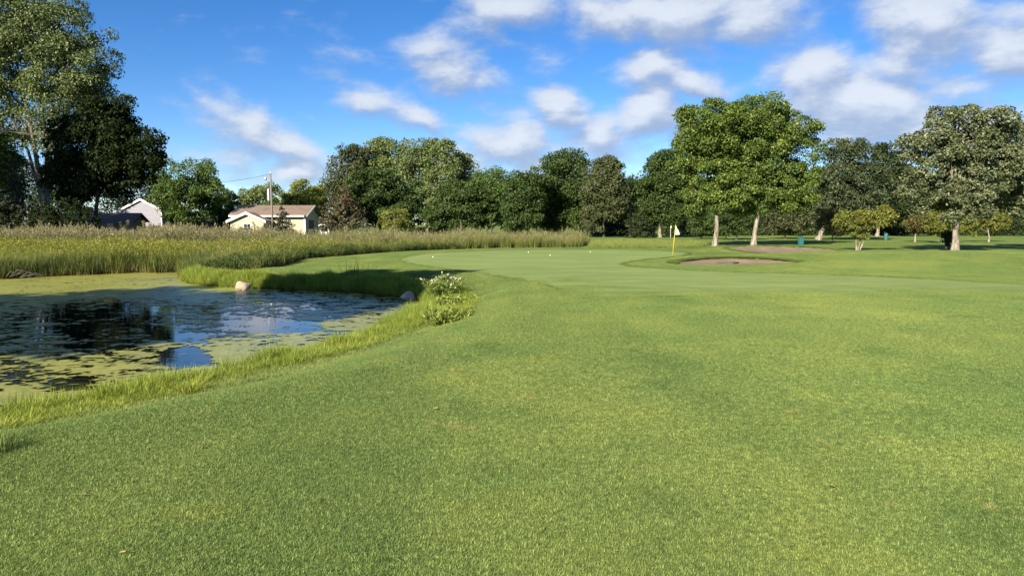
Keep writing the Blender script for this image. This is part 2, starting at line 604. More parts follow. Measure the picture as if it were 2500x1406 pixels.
def mat_blade(name, lawn=False, cols=None, trans=0.32, vary=0.35, root=None, gloss=0.06):
    """grass blades: colour by place (lawn) or by clump"""
    m, T, out = new_mat(name)
    if lawn:
        c = T.node('ShaderNodeGroup', node_tree=LAWN).outputs[0]
        gp = T.node('ShaderNodeNewGeometry').outputs['Position']
        cl = T.noise(gp, 20.0, 4, .75)
        c = T.mix(T.ramp(cl, .34, .68), T.mix(1.0, c, (.66, .72, .70), 'MULTIPLY'), T.mix(1.0, c, (1.85, 1.72, 1.7), 'MULTIPLY'))
    else:
        oi = T.node('ShaderNodeObjectInfo')
        geo = T.node('ShaderNodeNewGeometry')
        n = T.noise(geo.outputs['Position'], 0.35, 3, .6)
        k = T.math('ADD', T.math('MULTIPLY', oi.outputs['Random'], 0.55), T.math('MULTIPLY', T.ramp(n, .3, .7), 0.5), clamp=True)
        c = T.mix(k, cols[0], cols[1])
    r = T.node('ShaderNodeAttribute', attribute_name='rnd').outputs['Fac']
    dark = T.mix(1.0, c, (1 - vary, 1 - vary * .9, 1 - vary), 'MULTIPLY')
    lite = T.mix(1.0, c, (1 + vary, 1 + vary * .85, 1 + vary * .6), 'MULTIPLY')
    c = T.mix(r, dark, lite)
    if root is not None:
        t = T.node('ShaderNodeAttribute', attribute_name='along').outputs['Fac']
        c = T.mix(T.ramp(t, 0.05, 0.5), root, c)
    d = T.node('ShaderNodeBsdfDiffuse', {'Color': c})
    tr = T.node('ShaderNodeBsdfTranslucent', {'Color': T.mix(1.0, c, (1.1, 1.15, 0.7), 'MULTIPLY')})
    s = T.node('ShaderNodeMixShader', {0: trans, 1: d.outputs[0], 2: tr.outputs[0]})
    g = T.node('ShaderNodeBsdfGlossy', {'Roughness': 0.6, 'Color': (1, 1, 1, 1)})
    s = T.node('ShaderNodeMixShader', {0: gloss * .25, 1: s.outputs[0], 2: g.outputs[0]})
    T.put(out.inputs[0], s.outputs[0])
    return m


LEAF = {}


def mat_leaf(col, col2=None, vary=0.4, trans=0.28, accent=None, accent_at=0.93, gloss=0.05):
    key = (col, col2, vary, trans, accent, accent_at, gloss)
    if key in LEAF:
        return LEAF[key]
    m, T, out = new_mat('foliage')
    r = T.node('ShaderNodeAttribute', attribute_name='rnd').outputs['Fac']
    geo = T.node('ShaderNodeNewGeometry')
    n = T.noise(geo.outputs['Position'], 0.45, 3, .6)
    c = T.mix(T.ramp(n, .34, .66), col, col2 or tuple(v * 1.3 for v in col))
    c = T.mix(r, T.mix(1.0, c, (1 - vary,) * 3, 'MULTIPLY'), T.mix(1.0, c, (1 + vary, 1 + vary, 1 + vary * .5), 'MULTIPLY'))
    if accent:
        r2 = T.math('FRACT', T.math('MULTIPLY', r, 37.7))
        c = T.mix(T.math('GREATER_THAN', r2, accent_at), c, accent)
    d = T.node('ShaderNodeBsdfDiffuse', {'Color': c})
    tr = T.node('ShaderNodeBsdfTranslucent', {'Color': T.mix(1.0, c, (1.25, 1.3, 0.6), 'MULTIPLY')})
    s = T.node('ShaderNodeMixShader', {0: trans, 1: d.outputs[0], 2: tr.outputs[0]})
    g = T.node('ShaderNodeBsdfGlossy', {'Roughness': 0.6, 'Color': (1, 1, 1, 1)})
    s = T.node('ShaderNodeMixShader', {0: gloss * .3, 1: s.outputs[0], 2: g.outputs[0]})
    T.put(out.inputs[0], s.outputs[0])
    LEAF[key] = m
    return m


def mat_bark(name, a, b, scale=5.0):
    m, T, out = new_mat(name)
    p = T.node('ShaderNodeNewGeometry').outputs['Position']
    st = T.vmath('MULTIPLY', p, (1, 1, 0.22))
    n = T.noise(st, scale, 5, .7)
    c = T.mix(T.ramp(n, .35, .68), a, b)
    bp = T.node('ShaderNodeBump', {'Strength': 0.8, 'Distance': 0.04, 'Height': T.noise(st, scale * 1.6, 5, .75)})
    d = T.node('ShaderNodeBsdfPrincipled', {'Base Color': c, 'Roughness': 0.9, 'Normal': bp.outputs[0]})
    T.put(out.inputs[0], d.outputs[0])
    return m


def mat_plain(name, col, rough=0.6, var=0.15, scale=3.0, metal=0.0, bump=0.0, stretch=(1, 1, 1)):
    m, T, out = new_mat(name)
    p = T.vmath('MULTIPLY', T.node('ShaderNodeTexCoord').outputs['Object'], stretch)
    n = T.noise(p, scale, 5, .65)
    c = T.mix(n, tuple(v * (1 - var) for v in col), tuple(min(1, v * (1 + var)) for v in col))
    d = T.node('ShaderNodeBsdfPrincipled', {'Base Color': c, 'Roughness': rough, 'Metallic': metal})
    if bump:
        bp = T.node('ShaderNodeBump', {'Strength': 1.0, 'Distance': bump, 'Height': T.noise(p, scale * 3, 5, .7)})
        T.put(d.inputs['Normal'], bp.outputs[0])
    T.put(out.inputs[0], d.outputs[0])
    return m


def mat_siding(name, col, pitch=0.16, brick=False):
    m, T, out = new_mat(name)
    p = T.node('ShaderNodeNewGeometry').outputs['Position']
    s = T.node('ShaderNodeSeparateXYZ', {0: p})
    saw = T.math('FRACT', T.math('DIVIDE', s.outputs[2], pitch))
    n = T.noise(p, 1.4, 4, .6)
    c = T.mix(n, tuple(v * .9 for v in col), tuple(min(1, v * 1.08) for v in col))
    if brick:
        br = T.node('ShaderNodeTexBrick', {'Scale': 1.0, 'Color1': (*col, 1), 'Color2': (*[v * .75 for v in col], 1), 'Mortar': (.22, .2, .17, 1), 'Mortar Size': 0.012})
        br.inputs['Brick Width'].default_value = 0.22; br.inputs['Row Height'].default_value = 0.075
        T.put(br.inputs['Vector'], T.node('ShaderNodeCombineXYZ', {0: T.math('ADD', s.outputs[0], s.outputs[1]), 1: s.outputs[2], 2: 0.0}).outputs[0])
        c = br.outputs[0]
    b = T.node('ShaderNodeBump', {'Strength': 0.7, 'Distance': 0.03, 'Height': T.math('SUBTRACT', 1.0, saw)})
    d = T.node('ShaderNodeBsdfPrincipled', {'Base Color': c, 'Roughness': 0.6})
    if not brick:
        T.put(d.inputs['Normal'], b.outputs[0])
    T.put(out.inputs[0], d.outputs[0])
    return m


def mat_shingle(name, col):
    m, T, out = new_mat(name)
    p = T.node('ShaderNodeNewGeometry').outputs['Position']
    n = T.noise(T.vmath('MULTIPLY', p, (1, 1, 2.5)), 5.0, 5, .7)
    c = T.mix(T.ramp(n, .3, .7), tuple(v * .8 for v in col), tuple(v * 1.2 for v in col))
    b = T.node('ShaderNodeBump', {'Strength': 0.5, 'Distance': 0.03, 'Height': n})
    d = T.node('ShaderNodeBsdfPrincipled', {'Base Color': c, 'Roughness': 0.9, 'Normal': b.outputs[0]})
    T.put(out.inputs[0], d.outputs[0])
    return m


def mat_glass(name='window_glass'):
    m, T, out = new_mat(name)
    d = T.node('ShaderNodeBsdfPrincipled', {'Base Color': (0.02, 0.025, 0.03, 1), 'Roughness': 0.06})
    T.put(out.inputs[0], d.outputs[0])
    return m


def mat_water():
    m, T, out = new_mat('pond_water')
    p = T.node('ShaderNodeNewGeometry').outputs['Position']
    b = T.node('ShaderNodeBump', {'Strength': 0.10, 'Distance': 0.02, 'Height': T.noise(T.vmath('MULTIPLY', p, (1, 2.0, 1)), 2.2, 3, .5)})
    d = T.node('ShaderNodeBsdfPrincipled', {'Base Color': (0.006, 0.007, 0.005, 1), 'Roughness': 0.02, 'IOR': 1.33, 'Normal': b.outputs[0]})
    T.put(out.inputs[0], d.outputs[0])
    return m


def mat_duckweed():
    m, T, out = new_mat('duckweed')
    p = T.node('ShaderNodeNewGeometry').outputs['Position']
    c = T.mix(T.ramp(T.noise(p, 0.5, 5, .6), .35, .65), (0.270, 0.275, 0.050), (0.350, 0.340, 0.062))
    c = T.mix(T.ramp(T.noise(p, 5, 4, .7), .3, .75), T.mix(1.0, c, (.62, .66, .7), 'MULTIPLY'), c)
    b = T.node('ShaderNodeBump', {'Strength': 0.6, 'Distance': 0.01, 'Height': T.noise(p, 60, 3, .6)})
    d = T.node('ShaderNodeBsdfPrincipled', {'Base Color': c, 'Roughness': 0.30, 'Normal': b.outputs[0]})
    d.inputs['Specular IOR Level'].default_value = 0.5
    T.put(out.inputs[0], d.outputs[0])
    return m


M_GROUND = mat_ground(); M_GREEN = mat_green(); M_SAND = mat_sand(); M_WATER = mat_water(); M_WEED = mat_duckweed()
B_PALE = mat_bark('pale_bark', (0.085, 0.072, 0.055), (0.30, 0.265, 0.215), 5)
B_GREY = mat_bark('grey_bark', (0.06, 0.053, 0.043), (0.145, 0.13, 0.108), 5)
B_DARK = mat_bark('dark_bark', (0.03, 0.026, 0.02), (0.075, 0.065, 0.05), 5)
B_WHITE = mat_bark('white_bark', (0.32, 0.31, 0.29), (0.6, 0.58, 0.54), 4)

# ------------------------------------------------------------------ ground
GREEN_PX = [(972, 634), (1010, 624), (1080, 617.5), (1200, 612.5), (1330, 610.5), (1450, 610), (1560, 611.5), (1640, 614), (1690, 618), (1668, 625), (1610, 631),
            (1545, 638), (1512, 645), (1545, 652), (1640, 658), (1740, 663), (1850, 667), (1980, 670.5), (2110, 674.5), (2250, 682), (2380, 690),
            (2500, 698), (2640, 708), (2640, 728), (2500, 724), (2300, 723), (2100, 722), (1900, 722), (1720, 722), (1560, 724), (1450, 727), (1398, 727), (1392, 716),
            (1370, 705), (1330, 694), (1270, 682), (1200, 671), (1130, 661), (1060, 652), (1000, 644)]
GREEN = chaikin([hit(a, b) for a, b in GREEN_PX], 1)


def axis(lo, hi, step, far, grow):
    a = list(np.arange(lo, hi, step)); s = step
    while a[-1] < far:
        s *= grow; a.append(a[-1] + s)
    s = step; b = []
    x = lo
    while x > -far:
        s *= grow; x -= s; b.append(x)
    return np.array(b[::-1] + a)


gxs = axis(-36, 46, 0.34, 2500, 1.12)
gys = np.concatenate([np.arange(-12, 3, 1.0), np.arange(3, 70, 0.30)])
s_ = 0.3; t_ = [gys[-1]]
while t_[-1] < 3500:
    s_ *= 1.09; t_.append(t_[-1] + s_)
gys = np.concatenate([[-400, -150, -60, -25], gys, t_[1:]])
GX, GY = np.meshgrid(gxs, gys)
gz = h_base(GX.ravel(), GY.ravel())
gx, gy = GX.ravel(), GY.ravel()
low = 0.06 * sstep(-0.1, -0.8, sdist(gx, gy, GREEN))
gz = gz - low
for b in BUNKERS:
    r, v = bunker_rho(gx, gy, b)
    gz = gz - 0.55 * sstep(1.02, 0.80, r)
dpg = sdist(gx, gy, POND)
wild = np.maximum(1 - sstep(-0.3, 0.8, sdist(gx, gy, MARSH)), 1 - sstep(0.2, 0.9, dpg))
dry = (1 - sstep(1.2, 2.4, dpg)) * sstep(0.3, .9, dpg)
ny, nx = GX.shape
ii = np.arange(ny - 1)[:, None] * nx + np.arange(nx - 1)[None, :]
q = np.stack([ii, ii + 1, ii + nx + 1, ii + nx], -1).reshape(-1, 4)
ground = link('ground', mesh_np('ground', np.stack([gx, gy, gz], 1), [q], [M_GROUND], smooth=True,
                                attr={'wild': ('POINT', wild), 'dry': ('POINT', dry)}))
tag(ground, 'mown golf course grass sloping towards the pond', kind='structure')

green = sheet('putting_green', GREEN, lambda x, y: h_base(x, y) + 0.012, M_GREEN, 0.5)
tag(green, 'pale close-cut putting green around the yellow flagstick', kind='structure')

for k, b in enumerate(BUNKERS):
    th = np.linspace(0, 2 * np.pi, 72, endpoint=False)
    kk = 1 + 0.07 * np.sin(2 * th + b[0]) + 0.05 * np.sin(3 * th + b[1])
    poly = [(b[0] + b[2] * kk[i] * math.cos(th[i]) * .99, b[1] + b[3] * kk[i] * math.sin(th[i]) * .99) for i in range(72)]

    def zf(x, y, b=b):
        r, v = bunker_rho(x, y, b)
        t = b[4] + (b[5] - b[4]) * (v + 1) / 2
        return t - 0.03 - 0.16 * sstep(1.0, 0.55, r) - 0.05 * (v > 0.2) * sstep(.8, 1.0, r) + 0.05 * (fbm(x * 1.5, y * 1.5, 3, 3) - .5)
    o = sheet('sand_bunker', poly, zf, M_SAND, 0.3)
    tag(o, ['brown sand bunker with a grassy back lip beside the putting green', 'farther sand bunker in front of the two large trees'][k], kind='structure')

# ------------------------------------------------------------------ pond and duckweed
pw = POND
cx_ = sum(p[0] for p in pw) / len(pw)
pond_o = sheet('pond', pw, lambda x, y: np.full(len(x), WATER), M_WATER, 1.0, smooth=False)
tag(pond_o, 'still pond reflecting sky and trees', kind='structure')


def duckweed():
    s = 0.064
    xs = np.array([p[0] for p in POND]); ys = np.array([p[1] for p in POND])
    ax = np.arange(max(xs.min(), -26), xs.max(), s); ay = np.arange(ys.min(), ys.max(), s * 1.3)
    X, Y = np.meshgrid(ax, ay)
    X = X + (vnoise(X * 31.7, Y * 29.3, 1) - .5) * s * .9
    Y = Y + (vnoise(X * 27.1 + 9, Y * 33.9, 2) - .5) * s * 1.1
    ny, nx = X.shape
    ii = np.arange(ny - 1)[:, None] * nx + np.arange(nx - 1)[None, :]
    t1 = np.stack([ii, ii + 1, ii + nx + 1], -1).reshape(-1, 3)
    t2 = np.stack([ii, ii + nx + 1, ii + nx], -1).reshape(-1, 3)
    tri = np.concatenate([t1, t2])
    fx, fy = X.ravel(), Y.ravel()
    cx = fx[tri].mean(1); cy = fy[tri].mean(1)
    vis = np.abs(cx) < 0.75 * cy + 2
    tri = tri[vis]; cx = cx[vis]; cy = cy[vis]
    dp = sdist(fx, fy, POND)
    ok = dp[tri].max(1) < -0.02
    tri = tri[ok]; cx = cx[ok]; cy = cy[ok]
    # how much of the surface is covered, by place
    cov = np.full(cx.shape, 0.97)

    def spot(px, py, a, b, c, soft=0.5, wob=0.35):
        nonlocal cov
        ox, oy = on_plane(px, py, WATER)
        x1, _ = on_plane(px + a, py, WATER)
        _, y1 = on_plane(px, py - b, WATER); _, y2 = on_plane(px, py + b, WATER)
        rx = x1 - ox; up = y1 - oy; dn = oy - y2
        v = np.where(cy > oy, (cy - oy) / up, (cy - oy) / dn)
        u = (cx - ox - (cy - oy) * (ox / oy)) / rx
        r = np.sqrt(u * u + v * v) + wob * (fbm(cx * .45, cy * .3, 71, 3) - .5) * 2
        w = 1 - sstep(1 - soft, 1 + soft, r)
        cov = cov + (c - cov) * w
    spot(760, 745, 300, 40, 0.60, 0.30)
    spot(1000, 765, 80, 20, 0.88, 0.4)
    spot(200, 745, 330, 14, 0.78, 0.5)
    spot(760, 825, 150, 24, 0.60, .5)
    spot(180, 905, 360, 56, 0.50, 0.3)
    spot(290, 790, 300, 52, 0.10, 0.30, .3)
    spot(60, 810, 110, 44, 0.45, 0.5)
    spot(490, 778, 90, 28, 0.36, .4)
    spot(660, 795, 125, 22, 0.03, 0.30)
    spot(450, 872, 66, 26, 0.04, 0.30)
    spot(40, 910, 80, 10, 0.2, 0.5)
    spot(250, 985, 420, 22, 0.82, 0.5)
    n = 0.16 * fbm(cx * .9, cy * .8, 33, 3) + 0.46 * fbm(cx * 2.0, cy * 3.4, 35, 4) + 0.38 * fbm(cx * 8, cy * 10, 36, 2)
    srt = np.sort(n[::50]); rank = np.searchsorted(srt, n) / len(srt)
    keep = rank < cov
    tri = tri[keep]
    used = np.unique(tri); remap = np.zeros(len(fx), np.int64); remap[used] = np.arange(len(used))
    z = WATER + 0.006 + 0.010 * vnoise(fx[used] * 8, fy[used] * 8, 4)
    me = mesh_np('duckweed', np.stack([fx[used], fy[used], z], 1), [remap[tri]], [M_WEED])
    return tag(link('duckweed', me), 'yellow-green duckweed and algae mats floating on the pond', 'duckweed', kind='stuff')


duckweed()


# ------------------------------------------------------------------ scattering of uncountable plants
def proto_collection(name, meshes):
    c = bpy.data.collections.new(name)
    for i, me in enumerate(meshes):
        o = bpy.data.objects.new('%s_%02d' % (name, i), me)
        c.objects.link(o)
    return c


def scatter(name, label, cat, pts, scl, rot, idx, protos):
    pts = np.asarray(pts, np.float32)
    me = bpy.data.meshes.new(name)
    me.vertices.add(len(pts)); me.vertices.foreach_set('co', pts.ravel())
    a = me.attributes.new('rot', 'FLOAT_VECTOR', 'POINT'); a.data.foreach_set('vector', np.asarray(rot, np.float32).ravel())
    a = me.attributes.new('scl', 'FLOAT_VECTOR', 'POINT'); a.data.foreach_set('vector', np.asarray(scl, np.float32).ravel())
    a = me.attributes.new('idx', 'INT', 'POINT'); a.data.foreach_set('value', np.asarray(idx, np.int32))
    o = link(name, me)
    col = proto_collection(name + '_plant', protos)
    g = bpy.data.node_groups.new(name, 'GeometryNodeTree')
    g.interface.new_socket('Geometry', in_out='INPUT', socket_type='NodeSocketGeometry')
    g.interface.new_socket('Geometry', in_out='OUTPUT', socket_type='NodeSocketGeometry')
    n = g.nodes; l = g.links
    gi = n.new('NodeGroupInput'); go = n.new('NodeGroupOutput')
    ci = n.new('GeometryNodeCollectionInfo'); ci.inputs['Collection'].default_value = col
    ci.inputs['Separate Children'].default_value = True; ci.inputs['Reset Children'].default_value = True
    ip = n.new('GeometryNodeInstanceOnPoints'); ip.inputs['Pick Instance'].default_value = True

    def na(nm, typ):
        q = n.new('GeometryNodeInputNamedAttribute'); q.data_type = typ; q.inputs['Name'].default_value = nm
        return q.outputs['Attribute']
    er = n.new('FunctionNodeEulerToRotation')
    l.new(na('rot', 'FLOAT_VECTOR'), er.inputs[0])
    l.new(gi.outputs[0], ip.inputs['Points']); l.new(ci.outputs[0], ip.inputs['Instance'])
    l.new(na('idx', 'INT'), ip.inputs['Instance Index'])
    l.new(er.outputs[0], ip.inputs['Rotation']); l.new(na('scl', 'FLOAT_VECTOR'), ip.inputs['Scale'])
    l.new(ip.outputs[0], go.inputs[0])
    md = o.modifiers.new('scatter', 'NODES'); md.node_group = g
    return tag(o, label, cat, kind='stuff')


def blades(n, rad, hmin, hmax, width, lean=0.5, curl=0.6, segs=3, seed=0, square=False, flare=0.0):
    """arrays of n curved grass blades standing on a disc (or square) of the given radius"""
    r = np.random.default_rng(seed)
    if square:                                   # overlapping tiles that add up to an even cover
        bx = r.uniform(-rad, rad, n) + r.uniform(-rad, rad, n); by = r.uniform(-rad, rad, n) + r.uniform(-rad, rad, n)
    else:
        rr = rad * np.sqrt(r.uniform(0, 1, n)); th = r.uniform(0, 2 * np.pi, n)
        bx = rr * np.cos(th); by = rr * np.sin(th)
    L = r.uniform(hmin, hmax, n)
    phi = r.uniform(0, 2 * np.pi, n)
    if flare:
        phi = np.where(r.uniform(0, 1, n) < flare, np.arctan2(by, bx) + r.normal(0, .5, n), phi)
    a0 = np.abs(r.normal(0, lean * .5, n)); cu = np.abs(r.normal(0, curl, n))
    d = np.stack([np.cos(phi), np.sin(phi)], 1)
    tw = phi + np.pi / 2 + r.normal(0, .5, n)
    sd = np.stack([np.cos(tw), np.sin(tw)], 1)
    t = np.linspace(0, 1, segs + 1)
    V = np.zeros((n, segs + 1, 2, 3))
    x = np.zeros(n); z = np.zeros(n)
    for k in range(segs + 1):
        w = width * r.uniform(.7, 1.3, n) * (1 - 0.93 * t[k] ** 1.6) * .5
        if k:
            ang = a0 + cu * (t[k] ** 1.5)
            x = x + np.sin(ang) * L / segs; z = z + np.cos(ang) * L / segs
        px = bx + d[:, 0] * x; py = by + d[:, 1] * x
        V[:, k, 0] = np.stack([px - sd[:, 0] * w, py - sd[:, 1] * w, z], 1)
        V[:, k, 1] = np.stack([px + sd[:, 0] * w, py + sd[:, 1] * w, z], 1)
    base = np.arange(n)[:, None] * (segs + 1) * 2 + np.arange(segs)[None, :] * 2
    q = np.stack([base, base + 1, base + 3, base + 2], -1).reshape(-1, 4)
    rnd = np.repeat(r.uniform(0, 1, n), segs)
    along = np.tile(np.repeat(t, 2), n)
    return V.reshape(-1, 3), q, rnd, along


def leaves_np(C, N, size, asp, r, droop=0.0):
    """kite-shaped leaves at centres C facing N"""
    n = len(C)
    N = N / (np.linalg.norm(N, axis=1, keepdims=True) + 1e-9)
    ref = r.normal(size=(n, 3)); ref[:, 2] -= droop
    U = ref - (ref * N).sum(1, keepdims=True) * N
    U /= np.linalg.norm(U, axis=1, keepdims=True) + 1e-9
    Vv = np.cross(N, U)
    s = (size * r.uniform(.65, 1.35, n))[:, None]
    P = np.stack([C - U * s * .5, C + Vv * s * asp * .5 - U * s * .02 + N * s * .06, C + U * s * .5, C - Vv * s * asp * .5 - U * s * .02 + N * s * .06], 1)
    q = np.arange(n * 4).reshape(-1, 4)
    return P.reshape(-1, 3), q


class PM:
    """joins arrays with material index, rnd and along attributes"""
    def __init__(s):
        s.V = []; s.Q = []; s.mi = []; s.r = []; s.a = []; s.o = 0

    def add(s, V, q, mi=0, rnd=None, along=None):
        s.V.append(V); s.Q.append(np.asarray(q) + s.o); s.o += len(V)
        s.mi.append(np.full(len(q), mi)); s.r.append(np.full(len(q), .5) if rnd is None else rnd)
        s.a.append(np.ones(len(V)) if along is None else along)

    def mesh(s, name, mats, smooth=False):
        return mesh_np(name, np.concatenate(s.V), [np.concatenate(s.Q)], mats, np.concatenate(s.mi), smooth,
                       {'rnd': ('FACE', np.concatenate(s.r)), 'along': ('POINT', np.concatenate(s.a))})


# ---- mown grass close to the viewer
M_LAWNB = mat_blade('lawn_blade', lawn=True, vary=0.45, trans=0.30)
tiles = []
for k in range(4):
    pm = PM()
    V, q, rn, al = blades(11500, 0.35, 0.010, 0.025, 0.0030, lean=0.9, curl=0.7, segs=2, seed=50 + k, square=True)
    pm.add(V, q, 0, rn, al)
    tiles.append(pm.mesh('lawn_tile', [M_LAWNB]))
gx_, gy_ = np.meshgrid(np.arange(-24, 36, 0.70), np.arange(2.4, 49, 0.70))
gx_ = gx_.ravel() + rng.uniform(-.05, .05, gx_.size); gy_ = gy_.ravel() + rng.uniform(-.08, .08, gx_.size)
ok = (np.abs(gx_) < 0.72 * gy_ + 1.2)
gx_ = gx_[ok]; gy_ = gy_[ok]
sdg = sdist(gx_, gy_, GREEN)
near_back = seg_dist(gx_, gy_, [hit(a, b) for a, b in GREEN_PX[13:23]], closed=False) < np.abs(sdg) + .3
ok = (sdist(gx_, gy_, POND) > 1.0) & ((sdg > 0.1) | ((sdg > -4.2) & (gy_ < 29) & (gx_ > 1.5) & (gx_ < 36) & (rng.uniform(-4.2, .3, len(gx_)) < sdg) & (~near_back))) & (sdist(gx_, gy_, MARSH) > .3) & (bunker_rho(gx_, gy_, BUNKERS[0])[0] > 1.12)
gx_ = gx_[ok]; gy_ = gy_[ok]
e = 0.25
nx_ = -(h_base(gx_ + e, gy_) - h_base(gx_ - e, gy_)) / (2 * e); ny_ = -(h_base(gx_, gy_ + e) - h_base(gx_, gy_ - e)) / (2 * e)
rots = []
for a, b in zip(nx_, ny_):
    qn = Vector((0, 0, 1)).rotation_difference(Vector((a, b, 1)).normalized())
    rots.append(tuple((qn.to_matrix() @ Matrix.Rotation(random.choice([0, 1, 2, 3]) * math.pi / 2 + random.uniform(-.1, .1), 3, 'Z')).to_euler()))
dpt = sdist(gx_, gy_, POND)
sdg_ = sdist(gx_, gy_, GREEN)
hs = 1.0 + 0.9 * (1 - sstep(1.2, 2.6, dpt)) + .25 * (fbm(gx_ * .4, gy_ * .4, 8, 3) - .5) - 0.35 * sstep(14, 26, gy_) * (dpt > 3.2)
hs = hs * (1 - .72 * (1 - sstep(-3.0, 1.2, sdg_)) * (gy_ < 29))
scatter('lawn_grass', 'short mown grass of the foreground lawn', 'grass',
        np.stack([gx_, gy_, h_base(gx_, gy_) - 0.002 + .012 * (sdg_ < .3)], 1), np.stack([np.ones_like(hs), np.ones_like(hs), hs], 1), rots,
        rng.integers(0, 4, len(gx_)), tiles)


# ---- longer grass on the banks and collars
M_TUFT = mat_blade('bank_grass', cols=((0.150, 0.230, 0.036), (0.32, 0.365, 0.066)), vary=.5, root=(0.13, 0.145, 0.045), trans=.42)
M_TUFT2 = mat_blade('dry_grass', cols=((0.20, 0.18, 0.075), (0.16, 0.175, 0.05)), vary=.4, root=(0.17, 0.14, 0.07))
M_FRINGE = mat_blade('fringe_grass', cols=((0.085, 0.125, 0.030), (0.12, 0.16, 0.038)), vary=.35)
tufts = []
for k in range(5):
    pm = PM(); V, q, rn, al = blades(110, 0.15, 0.14, 0.50, 0.013, lean=.5, curl=.85, segs=5, seed=80 + k, flare=.6)
    pm.add(V, q, 0, rn, al)
    V, q, rn, al = blades(10, 0.16, 0.2, 0.5, 0.006, lean=.6, curl=.8, segs=4, seed=180 + k)
    pm.add(V, q, 1, rn, al)
    tufts.append(pm.mesh('bank_tuft', [M_TUFT, M_TUFT2]))


def rand_area(n, x0, x1, y0, y1):
    return rng.uniform(x0, x1, n), rng.uniform(y0, y1, n)


def rz(n):
    return np.stack([rng.normal(0, .08, n), rng.normal(0, .08, n), rng.uniform(0, 6.283, n)], 1)


x, y = rand_area(60000, -16, 2, 8, 42)
dp = sdist(x, y, POND); mm = sdist(x, y, MARSH)
lim = 0.80 + 0.75 * fbm(x * .5, y * .5, 21, 3)
px1, py1 = hit(1090, 770)
lim = lim + 1.3 * np.exp(-((x - px1) / 1.6) ** 2 - ((y - py1) / 3.0) ** 2)
ok = (dp > -0.10) & (dp < lim) & (mm > -0.6) & (np.abs(x) < .74 * y + 1.5)
ok &= rng.uniform(0, 1, len(x)) < 0.75
for bp in ((592, 703), (998, 729)):
    bx_, by_ = on_plane(*bp, -.92)
    ok &= ~((np.abs(x - bx_) < .42) & (y < by_ + .25) & (y > by_ - 1.2))
x, y, dp, lim = x[ok], y[ok], dp[ok], lim[ok]
sc = (0.30 + 1.25 * fbm(x * 1.3, y * 1.3, 23, 3) ** 1.3) * rng.uniform(.7, 1.3, len(x)) * (1.12 - 0.62 * sstep(.2, 1.0, dp / lim))
sc = sc * (.72 + .35 * sstep(20, 28, y))
scatter('bank_grass', 'long bright green grass along the pond bank', 'grass', np.stack([x, y, h_base(x, y) - .01], 1),
        np.stack([np.ones_like(sc) * .95, np.ones_like(sc) * .95, sc], 1), rz(len(x)), rng.integers(0, 5, len(x)), tufts)

# short rough between the bank grass and the lawn
roughs = []
for k in range(3):
    pm = PM(); V, q, rn, al = blades(170, 0.2, 0.05, 0.13, 0.006, lean=.7, curl=.9, segs=3, seed=280 + k)
    pm.add(V, q, 0, rn, al)
    V, q, rn, al = blades(36, 0.2, 0.04, 0.12, 0.005, lean=.9, curl=.8, segs=3, seed=290 + k)
    pm.add(V, q, 1, rn, al)
    roughs.append(pm.mesh('rough_tuft', [M_LAWNB, M_TUFT2]))
x, y = rand_area(26000, -16, 4, 5, 42)
dp = sdist(x, y, POND); mm = sdist(x, y, MARSH)
ok = (dp > 0.5) & (dp < .9 + 1.5 * rng.uniform(0, 1, len(x)) ** 1.5 + 1.3 * (fbm(x * .4, y * .4, 25, 3) - .3)) & (mm > -0.2) & (np.abs(x) < .74 * y + 1.5)
x, y, dp = x[ok], y[ok], dp[ok]
sc = 1.25 - .85 * sstep(.8, 2.2, dp) + .3 * (fbm(x * 1.2, y * 1.2, 27, 2) - .5)
scatter('rough_grass', 'scruffy uneven grass between bank and lawn', 'grass', np.stack([x, y, h_base(x, y) - .005], 1),
        np.stack([np.ones_like(sc), np.ones_like(sc), sc], 1), rz(len(x)), rng.integers(0, 3, len(x)), roughs)

# collar of taller grass round the green, lip of the bunker, strip of rough behind the green
fr = []
for k in range(3):
    pm = PM(); V, q, rn, al = blades(120, 0.16, 0.035, 0.085, 0.006, lean=.6, curl=.7, segs=2, seed=380 + k)
    pm.add(V, q, 0, rn, al); fr.append(pm.mesh('fringe_tuft', [M_FRINGE]))


def along(poly, step, closed=True):
    out = []
    n = len(poly)
    for i in range(n if closed else n - 1):
        a = np.array(poly[i]); b = np.array(poly[(i + 1) % n]); L = np.hypot(*(b - a))
        for k in range(max(1, int(L / step))):
            out.append(a + (b - a) * (k + random.random()) / max(1, L / step))
    return np.array(out)


p1 = along(GREEN, 0.09)
px_back = p1[(p1[:, 1] < 60) & (np.abs(p1[:, 0]) < .75 * p1[:, 1])]
sel = ~((px_back[:, 1] < 25.5) & (px_back[:, 0] > 2.2))            # the front edge blends into the fairway
p1 = px_back[sel]
p1 = p1 + rng.normal(0, .06, p1.shape)
s1 = np.where(p1[:, 0] > 5, 0.7, 0.12) * rng.uniform(.3, 1.2, len(p1))
lipP = []; lipS = []
b = BUNKERS[0]
for kk in range(900):
    th = random.uniform(0.05, math.pi + 0.3)
    k_ = 1 + 0.07 * math.sin(2 * th + b[0]) + 0.05 * math.sin(3 * th + b[1])
    r_ = random.uniform(.97, 1.10)
    lipP.append((b[0] + b[2] * k_ * r_ * math.cos(th), b[1] + b[3] * k_ * r_ * math.sin(th))); lipS.append(random.uniform(.5, 1.7))
b = BUNKERS[1]
for kk in range(500):
    th = random.uniform(0, math.pi * 2)
    k_ = 1 + 0.07 * math.sin(2 * th + b[0]) + 0.05 * math.sin(3 * th + b[1])
    r_ = random.uniform(.99, 1.07)
    lipP.append((b[0] + b[2] * k_ * r_ * math.cos(th), b[1] + b[3] * k_ * r_ * math.sin(th))); lipS.append(random.uniform(.6, 1.2))
